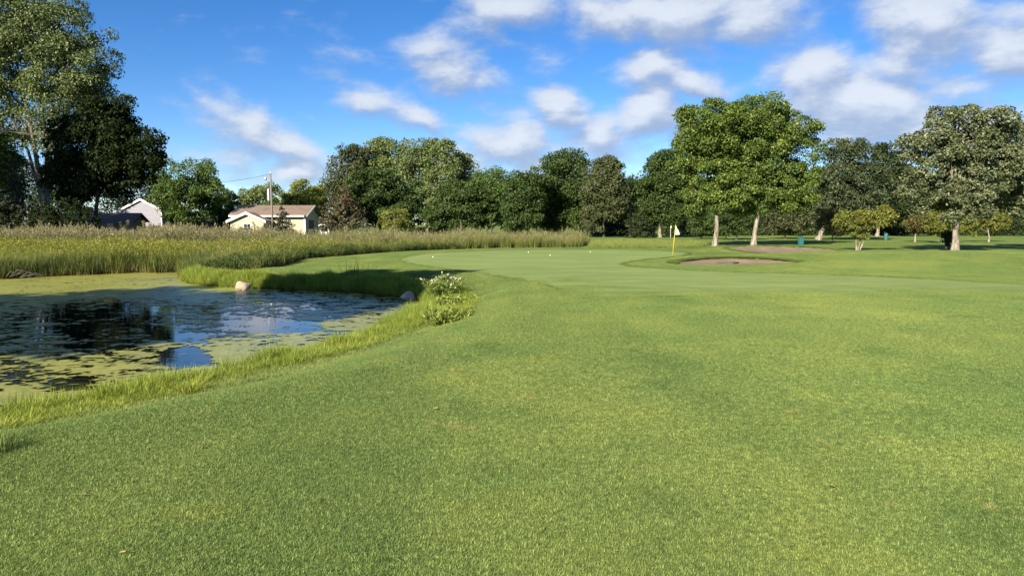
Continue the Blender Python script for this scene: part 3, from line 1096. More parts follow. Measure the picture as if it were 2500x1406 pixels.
allp = np.concatenate([p1, np.array(lipP)]); alls = np.concatenate([s1, np.array(lipS)])
scatter('fringe_grass', 'dark collar grass edging the green and bunkers', 'grass', np.stack([allp[:, 0], allp[:, 1], h_base(allp[:, 0], allp[:, 1])], 1),
        np.stack([np.ones_like(alls), np.ones_like(alls), alls], 1), rz(len(allp)), rng.integers(0, 3, len(allp)), fr)

# ---- marsh plants
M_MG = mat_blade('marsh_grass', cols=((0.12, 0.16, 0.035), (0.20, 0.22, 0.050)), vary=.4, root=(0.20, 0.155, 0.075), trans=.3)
M_MGD = mat_blade('marsh_grass_dark', cols=((0.045, 0.075, 0.022), (0.085, 0.115, 0.030)), vary=.4, root=(0.15, 0.115, 0.06), trans=.25)
M_GOLD = mat_blade('goldenrod', cols=((0.27, 0.255, 0.042), (0.19, 0.215, 0.040)), vary=.4)
M_STEM = mat_blade('reed_stem', cols=((0.21, 0.21, 0.085), (0.17, 0.185, 0.065)), vary=.35)
M_PLUME = mat_blade('reed_plume', cols=((0.28, 0.25, 0.155), (0.22, 0.205, 0.12)), vary=.35, trans=.2)
M_REEDG = mat_blade('reed_leaf', cols=((0.135, 0.170, 0.042), (0.205, 0.220, 0.068)), vary=.4)
M_WHITE = mat_plain('white_petal', (0.55, 0.55, 0.48), 0.8)


def plume_pts(top, n, r, L=0.22, w=.05):
    C = np.repeat(top, n, 0) + np.stack([r.normal(0, w, len(top) * n), r.normal(0, w, len(top) * n), r.uniform(-L, .04, len(top) * n)], 1)
    return C


def reed_mesh(seed, green=0.5, stems=16, h0=1.5, h1=2.2, plume=True):
    r = np.random.default_rng(seed); pm = PM()
    th = r.uniform(0, 6.28, stems); rr = 0.5 * np.sqrt(r.uniform(0, 1, stems))
    tops = []
    for i in range(stems):
        hh = r.uniform(h0, h1); b0 = np.array((rr[i] * math.cos(th[i]), rr[i] * math.sin(th[i]), 0))
        ln = r.normal(0, .10, 2)
        P = np.array([b0, b0 + (ln[0] * .35 * hh, ln[1] * .35 * hh, hh * .55), b0 + (ln[0] * hh, ln[1] * hh, hh)])
        V, q = tube_np(P, np.array((.013, .010, .005)), 3)
        pm.add(V, q, 1, np.full(len(q), r.uniform()))
        tops.append(P[-1])
    V, q, rn, al = blades(int(70 * green) + 20, 0.5, 0.9, h0 * 1.05, 0.028, lean=.35, curl=.7, segs=4, seed=seed + 1)
    pm.add(V, q, 0, rn, al)
    if plume:
        tops = np.array(tops); tops = tops[r.uniform(0, 1, len(tops)) < (.6 if green < 1 else .3)]
        n = 14
        off = np.repeat(r.normal(0, .05, (len(tops), 2)), n, 0)
        C = plume_pts(tops, n, r, .26, .03)
        k = (C[:, 2] - np.repeat(tops[:, 2], n)); C[:, :2] -= off * k[:, None] * 3
        V, q = leaves_np(C, r.normal(size=(len(C), 3)), .12, .35, r, 1.0)
        pm.add(V, q, 2, r.uniform(0, 1, len(q)))
    return pm.mesh('reed_clump', [M_REEDG, M_STEM, M_PLUME])


def grass_clump(seed, mats, n=150, h0=.55, h1=1.05, rad=.5):
    pm = PM(); V, q, rn, al = blades(n, rad, h0, h1, .022, lean=.45, curl=.9, segs=4, seed=seed, flare=.4)
    pm.add(V, q, 0, rn, al)
    V, q, rn, al = blades(n // 5, rad, h0, h1 * 1.1, .013, lean=.4, curl=.5, segs=3, seed=seed + 1)
    pm.add(V, q, 1, rn, al)
    return pm.mesh('marsh_clump', mats)


def weed_clump(seed, top_mat, leaf_mat, n=230, hh=.95, rad=.55, size=.085, tip=.45):
    r = np.random.default_rng(seed); pm = PM()
    ns = 15
    for i in range(ns):
        a = r.uniform(0, 6.28); d = rad * math.sqrt(r.uniform()); H1 = hh * r.uniform(.7, 1.1)
        b0 = np.array((d * .6 * math.cos(a), d * .6 * math.sin(a), 0)); t0 = np.array((d * math.cos(a), d * math.sin(a), H1))
        V, q = tube_np(np.array([b0, (b0 + t0) / 2 + r.normal(0, .02, 3), t0]), np.array((.008, .006, .004)), 3)
        pm.add(V, q, 1)
        m = n // ns
        t = r.uniform(.2, 1.0, m)
        C = b0 + (t0 - b0) * t[:, None] + r.normal(0, .06, (m, 3)) * np.array((1, 1, .5))
        V, q = leaves_np(C, r.normal(size=(m, 3)) + np.array((0, 0, .8)), size, .4, r, .6)
        up = t > (1 - tip)
        pm.add(V, q[~up], 1, r.uniform(0, 1, (~up).sum())); pm.o -= 0
        o2 = pm.o - len(V)
        pm.Q.append(q[up] + o2); pm.mi.append(np.zeros(up.sum(), int)); pm.r.append(r.uniform(0, 1, up.sum()))
    return pm.mesh('weed_clump', [top_mat, leaf_mat])


reed_tan = [reed_mesh(700 + k, .8, 11, 1.0, 2.15) for k in range(4)]
reed_grn = [reed_mesh(740 + k, 1.3, 6, 1.2, 1.8) for k in range(4)]
mg = [grass_clump(800 + k, [M_MG, M_TUFT2]) for k in range(4)]
mgd = [grass_clump(820 + k, [M_MGD, M_TUFT2], 140, .6, 1.05) for k in range(3)]
gold = [weed_clump(840 + k, M_GOLD, M_MG, 250) for k in range(3)]
leafy = [weed_clump(860 + k, M_MGD, M_MGD, 280, .75, .55, .10, .2) for k in range(3)]

x, y = rand_area(60000, -62, 13, 30, 86)
mm = sdist(x, y, MARSH); dp = sdist(x, y, POND)
ok = (mm < -0.15) & (dp > -.1) & (np.abs(x) < .72 * y + 3)
x, y, mm, dp = x[ok], y[ok], mm[ok], dp[ok]
u_ = rng.uniform(0, 1, len(x))
n1 = fbm(x * .22, y * .22, 61, 3)
edge = seg_dist(x, y, [on_plane(a, b, -0.65) for a, b in [(600, 668), (700, 652), (735, 640), (880, 626), (1000, 618.5), (1200, 611), (1440, 608.5)]], closed=False)
# which plant grows where
right = sstep(-30, -18, x)                                   # the reeds turn green towards the right
back = sstep(61, 68, y + 9 * (n1 - .5) + 8 * right * 0)
kind = np.zeros(len(x), int)                                  # 0 marsh grass 1 dark grass 2 goldenrod 3 leafy 4 tan reed 5 green reed
mid = sstep(39, 44, y + 6 * (n1 - .5))
kind = np.where(u_ < mid * (.55 + .5 * sstep(.35, .6, n1)), 2, kind)
near = (dp < 1.6)
kind = np.where(near & (u_ < .6), 1, kind)
kind = np.where((edge < 2.3) & (u_ < .85), 3, kind)
deepr = sstep(2.0, 5.0, edge) * sstep(-20, -6, x)
kind = np.where(u_ < deepr * .95, 5, kind)
kind = np.where((rng.uniform(0, 1, len(x)) < back) & (rng.uniform(0, 1, len(x)) > right * .97), 4, kind)
kind = np.where((back > .5) & (kind != 4), 5, kind)
dens = np.where(kind == 4, .26, np.where(kind == 5, .34, .62)) * np.where(y > 70, .7, 1.0)
keep = rng.uniform(0, 1, len(x)) < dens
x, y, kind, n1, mm = x[keep], y[keep], kind[keep], n1[keep], mm[keep]
z = h_base(x, y) - .02
spec = [('marsh_grass', 'pale green marsh grass beyond the pond', 'grass', (0, ), mg, .6, .95),
        ('dark_sedge', 'dark sedge with tan stems along the far pond edge', 'grass', (1, ), mgd, .55, 1.0),
        ('goldenrod', 'yellow-green goldenrod weeds in the middle of the marsh', 'weeds', (2, ), gold, .6, 1.0),
        ('leafy_weeds', 'dark leafy weeds where marsh meets the mown green', 'weeds', (3, ), leafy, .6, 1.15),
        ('tan_reeds', 'tan plumed reeds at the back of the marsh', 'reeds', (4, ), reed_tan, .72, 1.0),
        ('green_reeds', 'greenish reed bed behind the putting green', 'reeds', (5, ), reed_grn, .74, 1.02)]
for nm, lab, cat, ks, pr, s0, s1 in spec:
    k = np.isin(kind, ks)
    if nm == 'goldenrod' or nm == 'marsh_grass':
        ss = rng.uniform(s0, s1, k.sum()) * (.45 + 1.1 * n1[k]) * rng.uniform(.75, 1.25, k.sum())
    else:
        ss = rng.uniform(s0, s1, k.sum()) * (.62 + .72 * n1[k]) * np.where(rng.uniform(0, 1, k.sum()) < .06, 1.28, 1.0)
    scatter(nm, lab, cat, np.stack([x[k], y[k], z[k]], 1), np.stack([ss, ss, ss], 1), rz(k.sum()), rng.integers(0, len(pr), k.sum()), pr)

# tall rough strip behind the green
strip = [hit(a, b) for a, b in [(1448, 606), (1560, 606), (1680, 606), (1720, 602), (1690, 596), (1600, 592), (1500, 591), (1445, 594)]]
x, y = rand_area(5000, min(p[0] for p in strip), max(p[0] for p in strip), min(p[1] for p in strip), max(p[1] for p in strip))
ok = inside(x, y, strip); x, y = x[ok], y[ok]
ss = rng.uniform(.4, 1.3, len(x)) * (.5 + fbm(x * .5, y * .5, 77, 2))
M_STRIP = mat_blade('strip_grass', cols=((0.165, 0.215, 0.055), (0.225, 0.265, 0.072)), vary=.35)
st_m = []
for k in range(3):
    pm = PM(); V, q, rn, al = blades(110, .35, .18, .42, .013, lean=.5, curl=.8, segs=3, seed=900 + k); pm.add(V, q, 0, rn, al); st_m.append(pm.mesh('strip_tuft', [M_STRIP]))
scatter('tall_rough', 'strip of unmown light green grass behind the putting green', 'grass', np.stack([x, y, h_base(x, y)], 1), np.stack([ss, ss, ss], 1),
        rz(len(x)), rng.integers(0, 3, len(x)), st_m)


# ------------------------------------------------------------------ trees
def crown_np(lobes, n_clump, per, leaf, asp, r, clump=(0.13, 0.24), core=.12, up=0.35, droop=.3, flat=0.8, shell=.45):
    """leaf faces of a crown made of many small clumps spread through ellipsoid lobes"""
    w = np.array([l[3] * l[5] for l in lobes], float); w /= w.sum()
    Cs = []; Ns = []
    which = r.choice(len(lobes), n_clump, p=w)
    for i in range(n_clump):
        cx, cy, cz, rx, ry, rzz = lobes[which[i]]
        d = r.normal(size=3); d /= np.linalg.norm(d)
        d = np.sign(d) * np.abs(d) ** .82; d[2] *= .96
        rho = shell + (1 - shell) * r.uniform() ** .45
        rho *= .92 + .16 * r.uniform()
        rc = r.uniform(*clump) * 1.3 * (rx + rzz) * .5
        k = max(0.1, rho - .55 * rc / ((rx + rzz) * .5))
        c = np.array((cx, cy, cz)) + d * np.array((rx, ry, rzz)) * k
        m = int(per * r.uniform(.7, 1.3) * (rc / (np.mean(clump) * 1.3 * (rx + rzz) * .5)) ** 1.5 * 1.15)
        v = r.normal(size=(m, 3)); v[:, 2] += up; v += d * .35
        v /= np.linalg.norm(v, axis=1, keepdims=True)
        rad = rc * (.45 + .6 * r.uniform(size=(m, 1)) ** .6)
        p = c + v * rad * np.array((1.12, 1.12, flat))
        p += r.normal(0, leaf * .35, p.shape)
        Cs.append(p); Ns.append(v * .55 + r.normal(size=(m, 3)) * .55 + np.array((0, 0, .25)))
    if core:
        nc = int(n_clump * per * core)
        wl = r.choice(len(lobes), nc, p=w); L = np.array(lobes)[wl]
        d = r.normal(size=(nc, 3)); d /= np.linalg.norm(d, axis=1, keepdims=True)
        Cs.append(L[:, :3] + d * L[:, 3:] * (r.uniform(size=(nc, 1)) ** .5) * .72); Ns.append(r.normal(size=(nc, 3)))
    C = np.concatenate(Cs); N = np.concatenate(Ns)
    return leaves_np(C, N, leaf, asp, r, droop)


def trunk_mesh(name, bark, stems, lobes, r, limbs=10, sides=8, limb_r=.30):
    """stems: list of (list of points, base radius, top radius); limbs reach into the crown"""
    Vs = []; Qs = []; o = 0
    for pts, r0, r1 in stems:
        P0 = np.array(pts, float)
        t = np.linspace(0, 1, len(P0)); tt = np.linspace(0, 1, max(9, len(P0) * 3))
        P = np.stack([np.interp(tt, t, P0[:, k]) for k in range(3)], 1)
        P[1:, :2] += r.normal(0, r0 * .10, (len(P) - 1, 2))
        rad = r0 + (r1 - r0) * tt ** .8
        rad *= .8; rad[0] *= 1.3; rad[1] *= 1.08
        V, q = tube_np(P, rad, sides); Vs.append(V); Qs.append(q + o); o += len(V)
        for i in range(limbs):
            k = r.uniform(.42, .95); b0 = np.array([np.interp(k, tt, P[:, j]) for j in range(3)]); rb = np.interp(k, tt, rad)
            l = lobes[r.integers(len(lobes))]
            d = r.normal(size=3); d /= np.linalg.norm(d); d[2] = abs(d[2]) * .8 + .1
            e = np.array(l[:3]) + d * np.array(l[3:]) * r.uniform(.55, .85)
            if e[2] < b0[2] + .2:
                e[2] = b0[2] + r.uniform(.2, 1.5)
            mid = b0 + (e - b0) * .45 + np.array((0, 0, -.06 * np.linalg.norm(e - b0))) + r.normal(0, .12, 3)
            tq = np.linspace(0, 1, 6)[:, None]
            B = (1 - tq) ** 2 * b0 + 2 * tq * (1 - tq) * mid + tq ** 2 * e
            V, q = tube_np(B, np.linspace(max(.03, rb * limb_r * 1.6), .02, 6), 5); Vs.append(V); Qs.append(q + o); o += len(V)
    return mesh_np(name, np.concatenate(Vs), [np.concatenate(Qs)], [bark], smooth=True)


def ground_z(x, y):
    return H(x, y)


TREES = {}


def tree(name, label, group, bpx, D, l, rr, top, bot, mat, bark=None, n=70, per=150, leaf=.34, asp=.5, seed=0, trunk=.3, depth=.9,
         lobes_px=None, stems=None, limbs=9, clump=(.13, .24), core=.12, up=.35, droop=.3, flat=.8, shell=.45, cat='tree', lean_px=0, bark_top=.75, wood='trunk', x_at=None):
    """a tree at distance D whose crown spans l..rr, top..bot in the photograph's pixels"""
    r = np.random.default_rng(seed + 1000)
    X = (bpx - 1250.0) / F * D if x_at is None else x_at
    z0 = ground_z(X, D)
    s = D / F

    def zz(py):
        return at_y(1250, py, D).z

    lobes = []
    for (a, b, t, bo) in (lobes_px or [(l, rr, top, bot)]):
        cx = ((a + b) / 2 - 1250) * s - X; rx = (b - a) / 2 * s * 1.07
        zt, zb = zz(t) - z0, zz(bo) - z0
        lobes.append((cx, r.normal(0, .08) * rx, (zt + zb) / 2, rx, rx * depth, (zt - zb) / 2))
    ztop = max(q[2] + q[5] for q in lobes); zbot = min(q[2] - q[5] for q in lobes)
    root = thing(name, label, cat, (X, D, z0 - .03), 0, group)
    if group == LINE:
        n = int(n * 1.35); core = max(core, .2); clump = (clump[0] * 1.12, clump[1] * 1.12)
    V, q = crown_np(lobes, n, per, leaf, asp, r, clump, core, up, droop, flat, shell)
    me = mesh_np('crown', V, [q], [mat], attr={'rnd': ('FACE', r.uniform(0, 1, len(q)))})
    c = link('crown', me, root); c['kind'] = 'stuff'
    if bark is not None:
        if stems is None:
            cxm = sum(q_[0] for q_ in lobes) / len(lobes)
            tp = (cxm * .7 + lean_px * s, 0, zbot + (ztop - zbot) * bark_top)
            md = (lean_px * s * .6, 0, max(zbot * 1.0, .6))
            st = [([(0, 0, 0), md, ((md[0] + tp[0]) / 2, r.normal(0, .2), (md[2] + tp[2]) / 2), tp], trunk, trunk * .22)]
        else:
            st = stems
        link(wood, trunk_mesh('trunk', bark, st, lobes, r, limbs), root)
    TREES[label] = root
    return root


def conifer(name, label, group, bpx, D, l, rr, top, bot, mat, bark, n_whorl=22, seed=0, leaf=.3, droop=.35, dens=1.0, cat='tree', x_at=None):
    r = np.random.default_rng(seed + 5000)
    X = (bpx - 1250.0) / F * D if x_at is None else x_at
    z0 = ground_z(X, D); s = D / F
    zt = at_y(1250, top, D).z - z0; zb = max(.2, at_y(1250, bot, D).z - z0); R0 = (rr - l) / 2 * s
    root = thing(name, label, cat, (X, D, z0 - .03), 0, group)
    Cs = []; Ns = []; Vs = []; Qs = []; o = 0
    V, q = tube_np(np.array([(0, 0, 0), (0, 0, zt * .5), (0, 0, zt)]), np.array((.22, .13, .02)) * max(.5, zt / 10), 7)
    Vs.append(V); Qs.append(q); o += len(V)
    for k in range(n_whorl):
        t = (k + r.uniform(-.3, .3)) / n_whorl; t = min(max(t, 0), 1)
        zc = zb + (zt - zb) * t; Rk = R0 * (1 - t) ** .85 * r.uniform(.82, 1.12) + .12
        nb = max(4, int(9 * (1 - t) + 4))
        for j in range(nb):
            a = r.uniform(0, 6.283); L = Rk * r.uniform(.75, 1.1)
            d = np.array((math.cos(a), math.sin(a), 0))
            tip = np.array((0, 0, zc)) + d * L + np.array((0, 0, -droop * L + .12 * L))
            V, q = tube_np(np.array([(0, 0, zc), (np.array((0, 0, zc)) + tip) / 2 + np.array((0, 0, .06 * L)), tip]), np.array((.04, .025, .01)), 4)
            Vs.append(V); Qs.append(q + o); o += len(V)
            m = max(6, int(16 * L * dens))
            tt = r.uniform(.15, 1.05, m)
            side = np.array((-d[1], d[0], 0))
            P = np.array((0, 0, zc)) * (1 - tt[:, None]) + tip * tt[:, None] + side * (r.normal(0, .16, m) * L * (1.15 - tt))[:, None]
            P[:, 2] += r.normal(-.04, .07, m)
            Cs.append(P); Ns.append(np.stack([r.normal(d[0] * .4, .5, m), r.normal(d[1] * .4, .5, m), r.normal(.7, .35, m)], 1))
    C = np.concatenate(Cs); N = np.concatenate(Ns)
    V, q = leaves_np(C, N, leaf, .42, r, .8)
    c = link('crown', mesh_np('crown', V, [q], [mat], attr={'rnd': ('FACE', r.uniform(0, 1, len(q)))}), root); c['kind'] = 'stuff'
    link('trunk', mesh_np('trunk', np.concatenate(Vs), [np.concatenate(Qs)], [bark], smooth=True), root)
    return root


G_COTTON = mat_leaf((0.070, 0.105, 0.038), (0.118, 0.150, 0.056), .4, .25, gloss=.09)
G_WALNUT = mat_leaf((0.015, 0.025, 0.009), (0.022, 0.034, 0.011), .35, .15, gloss=.02)
G_MAPLE = mat_leaf((0.056, 0.098, 0.024), (0.088, 0.138, 0.032), .4, .28)
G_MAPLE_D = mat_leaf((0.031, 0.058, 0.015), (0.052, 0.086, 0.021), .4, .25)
G_MAPLE_G = mat_leaf((0.055, 0.068, 0.030), (0.078, 0.092, 0.040), .35, .22)
G_ASH = mat_leaf((0.064, 0.108, 0.020), (0.104, 0.152, 0.027), .45, .3, accent=(0.34, 0.34, 0.06), accent_at=.975, gloss=.07)
G_OAK = mat_leaf((0.072, 0.094, 0.044), (0.106, 0.126, 0.064), .5, .22, accent=(0.24, 0.23, 0.14), accent_at=.95, gloss=.1)
G_LIME = mat_leaf((0.165, 0.195, 0.030), (0.205, 0.225, 0.038), .35, .3)
G_PALE = mat_leaf((0.105, 0.145, 0.056), (0.145, 0.180, 0.068), .35, .28)
G_CRAB = mat_leaf((0.105, 0.130, 0.026), (0.150, 0.162, 0.034), .4, .3, accent=(0.24, 0.17, 0.05), accent_at=.95)
G_CRAB_R = mat_leaf((0.090, 0.085, 0.034), (0.095, 0.112, 0.034), .4, .25, accent=(0.18, 0.08, 0.03), accent_at=.9)
G_BROWNC = mat_leaf((0.080, 0.080, 0.045), (0.110, 0.100, 0.058), .35, .15)
G_SPRUCE = mat_leaf((0.028, 0.042, 0.026), (0.045, 0.060, 0.036), .35, .1)
G_BLUE = mat_leaf((0.085, 0.120, 0.085), (0.105, 0.140, 0.095), .3, .15)
G_WOOD = mat_leaf((0.020, 0.034, 0.011), (0.030, 0.048, 0.014), .4, .22)  # leaf green lowered so the colour carries the shade beneath the trees
G_LINDEN = mat_leaf((0.042, 0.060, 0.026), (0.060, 0.080, 0.036), .4, .22, gloss=.08)
G_RUST = mat_leaf((0.12, 0.075, 0.045), (0.10, 0.072, 0.045), .35, .15)

EDGE = 'trees along the left edge of the marsh'
LINE = 'trees lining the far side of the course'
PARK = 'trees standing on the mown course'
WOODS = 'dark woodland behind the course'
SMALL = 'small ornamental trees on the course'

# --- left group
D = 98
sx = (118 - 1250) / F * D


def stem_px(pts, D, bx, z0):
    return [((px - 1250) / F * D - bx, dy, at_y(1250, py, D).z - z0) for px, py, dy in pts]


z0 = ground_z(sx, D)
tree('cottonwood_tree', 'towering cottonwood with several pale stems and sunlit top at the left edge', EDGE, 118, D, -90, 300, -40, 400, G_COTTON, B_GREY,
     n=380, per=170, leaf=.36, seed=1, depth=.8, clump=(.12, .2), shell=.15, core=.10, droop=.9, limbs=12,
     lobes_px=[(30, 270, -40, 190), (90, 300, 60, 290), (-60, 150, -30, 200), (-80, 90, 120, 380), (60, 260, 190, 400), (-120, 40, 40, 300), (150, 298, 110, 260), (-60, 60, 250, 470)],
     stems=[(stem_px([(120, 575, 0), (121, 500, 0), (128, 420, 0), (122, 330, .5), (112, 220, .4), (120, 60, 0)], D, sx, z0), .62, .10),
            (stem_px([(114, 575, 0.2), (112, 490, .2), (98, 400, .4), (88, 300, .3), (70, 180, 0), (60, 70, 0)], D, sx, z0), .58, .10),
            (stem_px([(118, 575, -.3), (122, 470, -.3), (148, 350, -.6), (152, 240, -.8), (175, 150, -.5), (200, 60, 0)], D, sx, z0), .46, .08),
            (stem_px([(110, 575, .2), (104, 480, .4), (75, 370, .8), (40, 300, 1), (20, 200, 1), (0, 90, 1)], D, sx, z0), .36, .07)])
D = 81
tree('walnut_tree', 'very dark spreading walnut tree overhanging the brown house', EDGE, 236, D, 160, 400, 215, 490, G_WALNUT, B_DARK,
     n=210, per=160, leaf=.36, seed=2, trunk=.38, clump=(.14, .22), shell=.3, core=.2, droop=1.0, lean_px=4,
     lobes_px=[(225, 345, 205, 400), (270, 415, 300, 440), (150, 330, 260, 480), (300, 400, 390, 462), (130, 250, 330, 520), (190, 330, 400, 500)])
conifer('spruce_tree', 'dark drooping spruce left of the cottonwood trunk', EDGE, 52, 80, -20, 120, 372, 575, G_SPRUCE, B_DARK, 24, 3, leaf=.3, droop=.5)
tree('maple_tree', 'green tree at the far left margin behind the spruce', EDGE, 5, 97, -70, 60, 290, 500, G_MAPLE, B_DARK, n=60, per=120, leaf=.38, seed=4, trunk=.3)
tree('shrub', 'dark shrubs thicket under the cottonwood beside the brown house', EDGE, 165, 78, 60, 240, 486, 580, G_WALNUT, B_DARK, n=60, per=120, leaf=.26, seed=5, trunk=.1, cat='shrub',
     lobes_px=[(60, 150, 500, 585), (120, 215, 478, 585), (180, 245, 510, 580)])
tree('shrub', 'dark low shrub at the far left below the spruce', EDGE, 5, 79, -60, 50, 490, 580, G_WALNUT, B_DARK, n=40, per=120, leaf=.26, seed=6, trunk=.1, cat='shrub')
tree('maple_tree', 'full round maple tree between the grey house and the utility pole', EDGE, 466, 103, 376, 558, 372, 562, G_MAPLE, B_GREY, n=120, per=170, leaf=.32, seed=7, trunk=.3,
     lobes_px=[(388, 535, 372, 500), (376, 460, 420, 560), (450, 558, 400, 520), (420, 520, 460, 562)], clump=(.14, .24))
tree('young_maple_tree', 'smaller tree tucked against the right side of the round maple', EDGE, 556, 112, 520, 592, 455, 560, G_MAPLE_D, B_DARK, n=40, per=130, leaf=.32, seed=8, trunk=.14)
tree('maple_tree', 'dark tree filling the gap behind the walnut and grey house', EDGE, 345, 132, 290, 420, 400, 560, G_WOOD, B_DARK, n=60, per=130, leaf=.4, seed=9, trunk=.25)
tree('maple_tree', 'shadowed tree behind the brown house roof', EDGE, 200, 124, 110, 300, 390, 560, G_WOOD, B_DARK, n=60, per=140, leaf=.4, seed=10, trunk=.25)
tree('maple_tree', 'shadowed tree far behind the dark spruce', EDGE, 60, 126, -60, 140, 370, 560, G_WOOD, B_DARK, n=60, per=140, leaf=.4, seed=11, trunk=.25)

# --- middle
tree('willow_tree', 'pale willow showing behind the utility pole', LINE, 632, 150, 578, 692, 444, 560, G_PALE, B_DARK, n=70, per=120, leaf=.42, seed=12, trunk=.3, droop=1.2,
     lobes_px=[(578, 640, 452, 540), (622, 692, 444, 530), (585, 690, 490, 560)], shell=.3, core=.04)
tree('locust_tree', 'bright yellow-green tree behind the beige house', LINE, 745, 142, 692, 806, 437, 560, G_LIME, B_DARK, n=70, per=130, leaf=.42, seed=13, trunk=.3,
     lobes_px=[(715, 800, 437, 520), (692, 760, 460, 545), (740, 806, 470, 560)])
conifer('spruce_tree', 'small dark spruce in front of the beige house', LINE, 692, 82.5, 655, 726, 500, 566, G_SPRUCE, B_DARK, 13, 14, leaf=.22, droop=.25, dens=1.6)
conifer('cedar_tree', 'broad brownish conifer right of the beige house', LINE, 838, 100, 770, 905, 452, 572, G_BROWNC, B_DARK, 22, 15, leaf=.30, droop=-.25, dens=1.5)
conifer('cedar_tree', 'slim conifer with a rusty top beside the broad brownish one', LINE, 851, 99, 836, 868, 447, 505, G_RUST, B_DARK, 10, 16, leaf=.22, droop=-.3, dens=.9)
conifer('blue_spruce', 'tiny blue-green spruce at the back edge of the reeds', LINE, 892, 93, 872, 912, 528, 575, G_BLUE, B_DARK, 10, 17, leaf=.18, droop=.1, dens=2.2)
tree('poplar_tree', 'tall dark poplar at the left end of the tall poplar row', LINE, 850, 152, 795, 900, 335, 560, G_MAPLE_G, B_GREY, n=100, per=120, leaf=.46, seed=18, trunk=.4, droop=.9,
     lobes_px=[(795, 880, 380, 520), (835, 905, 330, 460), (815, 900, 420, 560)], shell=.3, core=.06)
tree('poplar_tree', 'tall pale poplar second in the tall poplar row', LINE, 930, 156, 880, 985, 322, 560, G_PALE, B_GREY, n=110, per=120, leaf=.46, seed=19, trunk=.4, droop=.9,
     lobes_px=[(885, 960, 340, 500), (900, 990, 322, 450), (880, 980, 420, 560)], shell=.3, core=.06)
tree('poplar_tree', 'tallest pale poplar in the centre of the tall poplar row', LINE, 1045, 154, 965, 1120, 324, 560, G_PALE, B_GREY, n=140, per=120, leaf=.46, seed=20, trunk=.45, droop=.9,
     lobes_px=[(965, 1060, 330, 480), (1030, 1120, 326, 470), (990, 1110, 420, 560)], shell=.3, core=.05)
tree('poplar_tree', 'narrow pale poplar at the right end of the tall poplar row', LINE, 1132, 158, 1100, 1162, 355, 560, G_PALE, B_GREY, n=60, per=110, leaf=.46, seed=21, trunk=.3, droop=.9, shell=.3, core=.05)
tree('maple_tree', 'dark layered maple in front of the poplars', LINE, 930, 106, 828, 1040, 402, 565, G_MAPLE_D, B_DARK, n=130, per=160, leaf=.36, seed=22, trunk=.35, up=.7, flat=.55,
     lobes_px=[(840, 990, 402, 520), (828, 930, 440, 565), (930, 1040, 430, 540), (880, 1030, 480, 565)])
tree('birch_tree', 'small yellow-leaved tree at the foot of the dark layered maple', LINE, 965, 95, 925, 1003, 503, 568, G_CRAB, B_WHITE, n=36, per=110, leaf=.26, seed=23, trunk=.08, shell=.3, core=.05)
tree('maple_tree', 'dome-shaped dark maple standing alone in front of the poplars', LINE, 1126, 101, 1032, 1222, 432, 570, G_MAPLE_D, B_GREY, n=140, per=160, leaf=.34, seed=24, trunk=.3, up=.7, flat=.55,
     lobes_px=[(1060, 1200, 432, 560), (1032, 1140, 490, 570), (1120, 1225, 480, 570)])
tree('elm_tree', 'light green elm showing between the dome maple and the next dark maple', LINE, 1200, 150, 1145, 1256, 396, 560, G_MAPLE, B_DARK, n=70, per=120, leaf=.44, seed=25, trunk=.3)
tree('maple_tree', 'dark maple leftmost of the three merged behind the reeds', LINE, 1290, 122, 1222, 1345, 404, 575, G_MAPLE_D, B_GREY, n=110, per=150, leaf=.38, seed=26, trunk=.3,
     lobes_px=[(1235, 1345, 404, 530), (1222, 1320, 470, 580)])
tree('maple_tree', 'tallest dark maple, middle of the three merged behind the reeds', LINE, 1378, 128, 1305, 1455, 358, 578, G_MAPLE_D, B_PALE, n=150, per=150, leaf=.4, seed=27, trunk=.4,
     lobes_px=[(1320, 1435, 358, 500), (1300, 1400, 430, 575), (1370, 1460, 430, 575)])
tree('maple_tree', 'greyish maple rightmost of the three merged behind the reeds', LINE, 1474, 121, 1418, 1532, 380, 560, G_MAPLE_G, B_DARK, n=110, per=150, leaf=.38, seed=28, trunk=.3,
     lobes_px=[(1425, 1525, 380, 500), (1418, 1532, 430, 545), (1418, 1470, 500, 575)])
conifer('spruce_tree', 'dark layered spruce between the greyish maple and the flag', LINE, 1560, 118, 1520, 1602, 505, 582, G_WOOD, B_DARK, 12, 29, leaf=.32, droop=.15, dens=1.5)
tree('maple_tree', 'dark maple with a pale trunk just left of the flag', LINE, 1610, 122, 1536, 1685, 364, 560, G_MAPLE_D, B_PALE, n=140, per=150, leaf=.38, seed=30, trunk=.42,
     lobes_px=[(1570, 1685, 364, 490), (1536, 1640, 420, 545), (1570, 1690, 450, 560)])

# --- the two large ash trees
D = 72
ASH = [(1640, 1800, 232, 400), (1632, 1740, 290, 470), (1690, 1800, 380, 520), (1680, 1760, 440, 540)]
tree('ash_tree', 'large sunlit ash tree, left of the pair behind the bunkers', PARK, 1745, D, 1630, 1800, 232, 535, G_ASH, B_PALE, n=260, per=215, leaf=.25, seed=31, trunk=.34,
     lobes_px=[(1645, 1800, 232, 390), (1632, 1750, 290, 450), (1690, 1810, 360, 500), (1668, 1770, 420, 535), (1740, 1850, 260, 460), (1740, 1840, 400, 520)], clump=(.14, .25), droop=.8, lean_px=4, limbs=14)
tree('ash_tree', 'large ash tree with a leaning trunk, right of the pair behind the bunkers', PARK, 1839, D + 1.5, 1760, 1996, 222, 545, G_ASH, B_PALE, n=240, per=215, leaf=.25, seed=32, trunk=.36,
     lobes_px=[(1760, 1930, 222, 400), (1850, 1995, 265, 420), (1780, 1900, 350, 540), (1880, 1990, 390, 530)], clump=(.13, .22), droop=.8, lean_px=10, limbs=14)

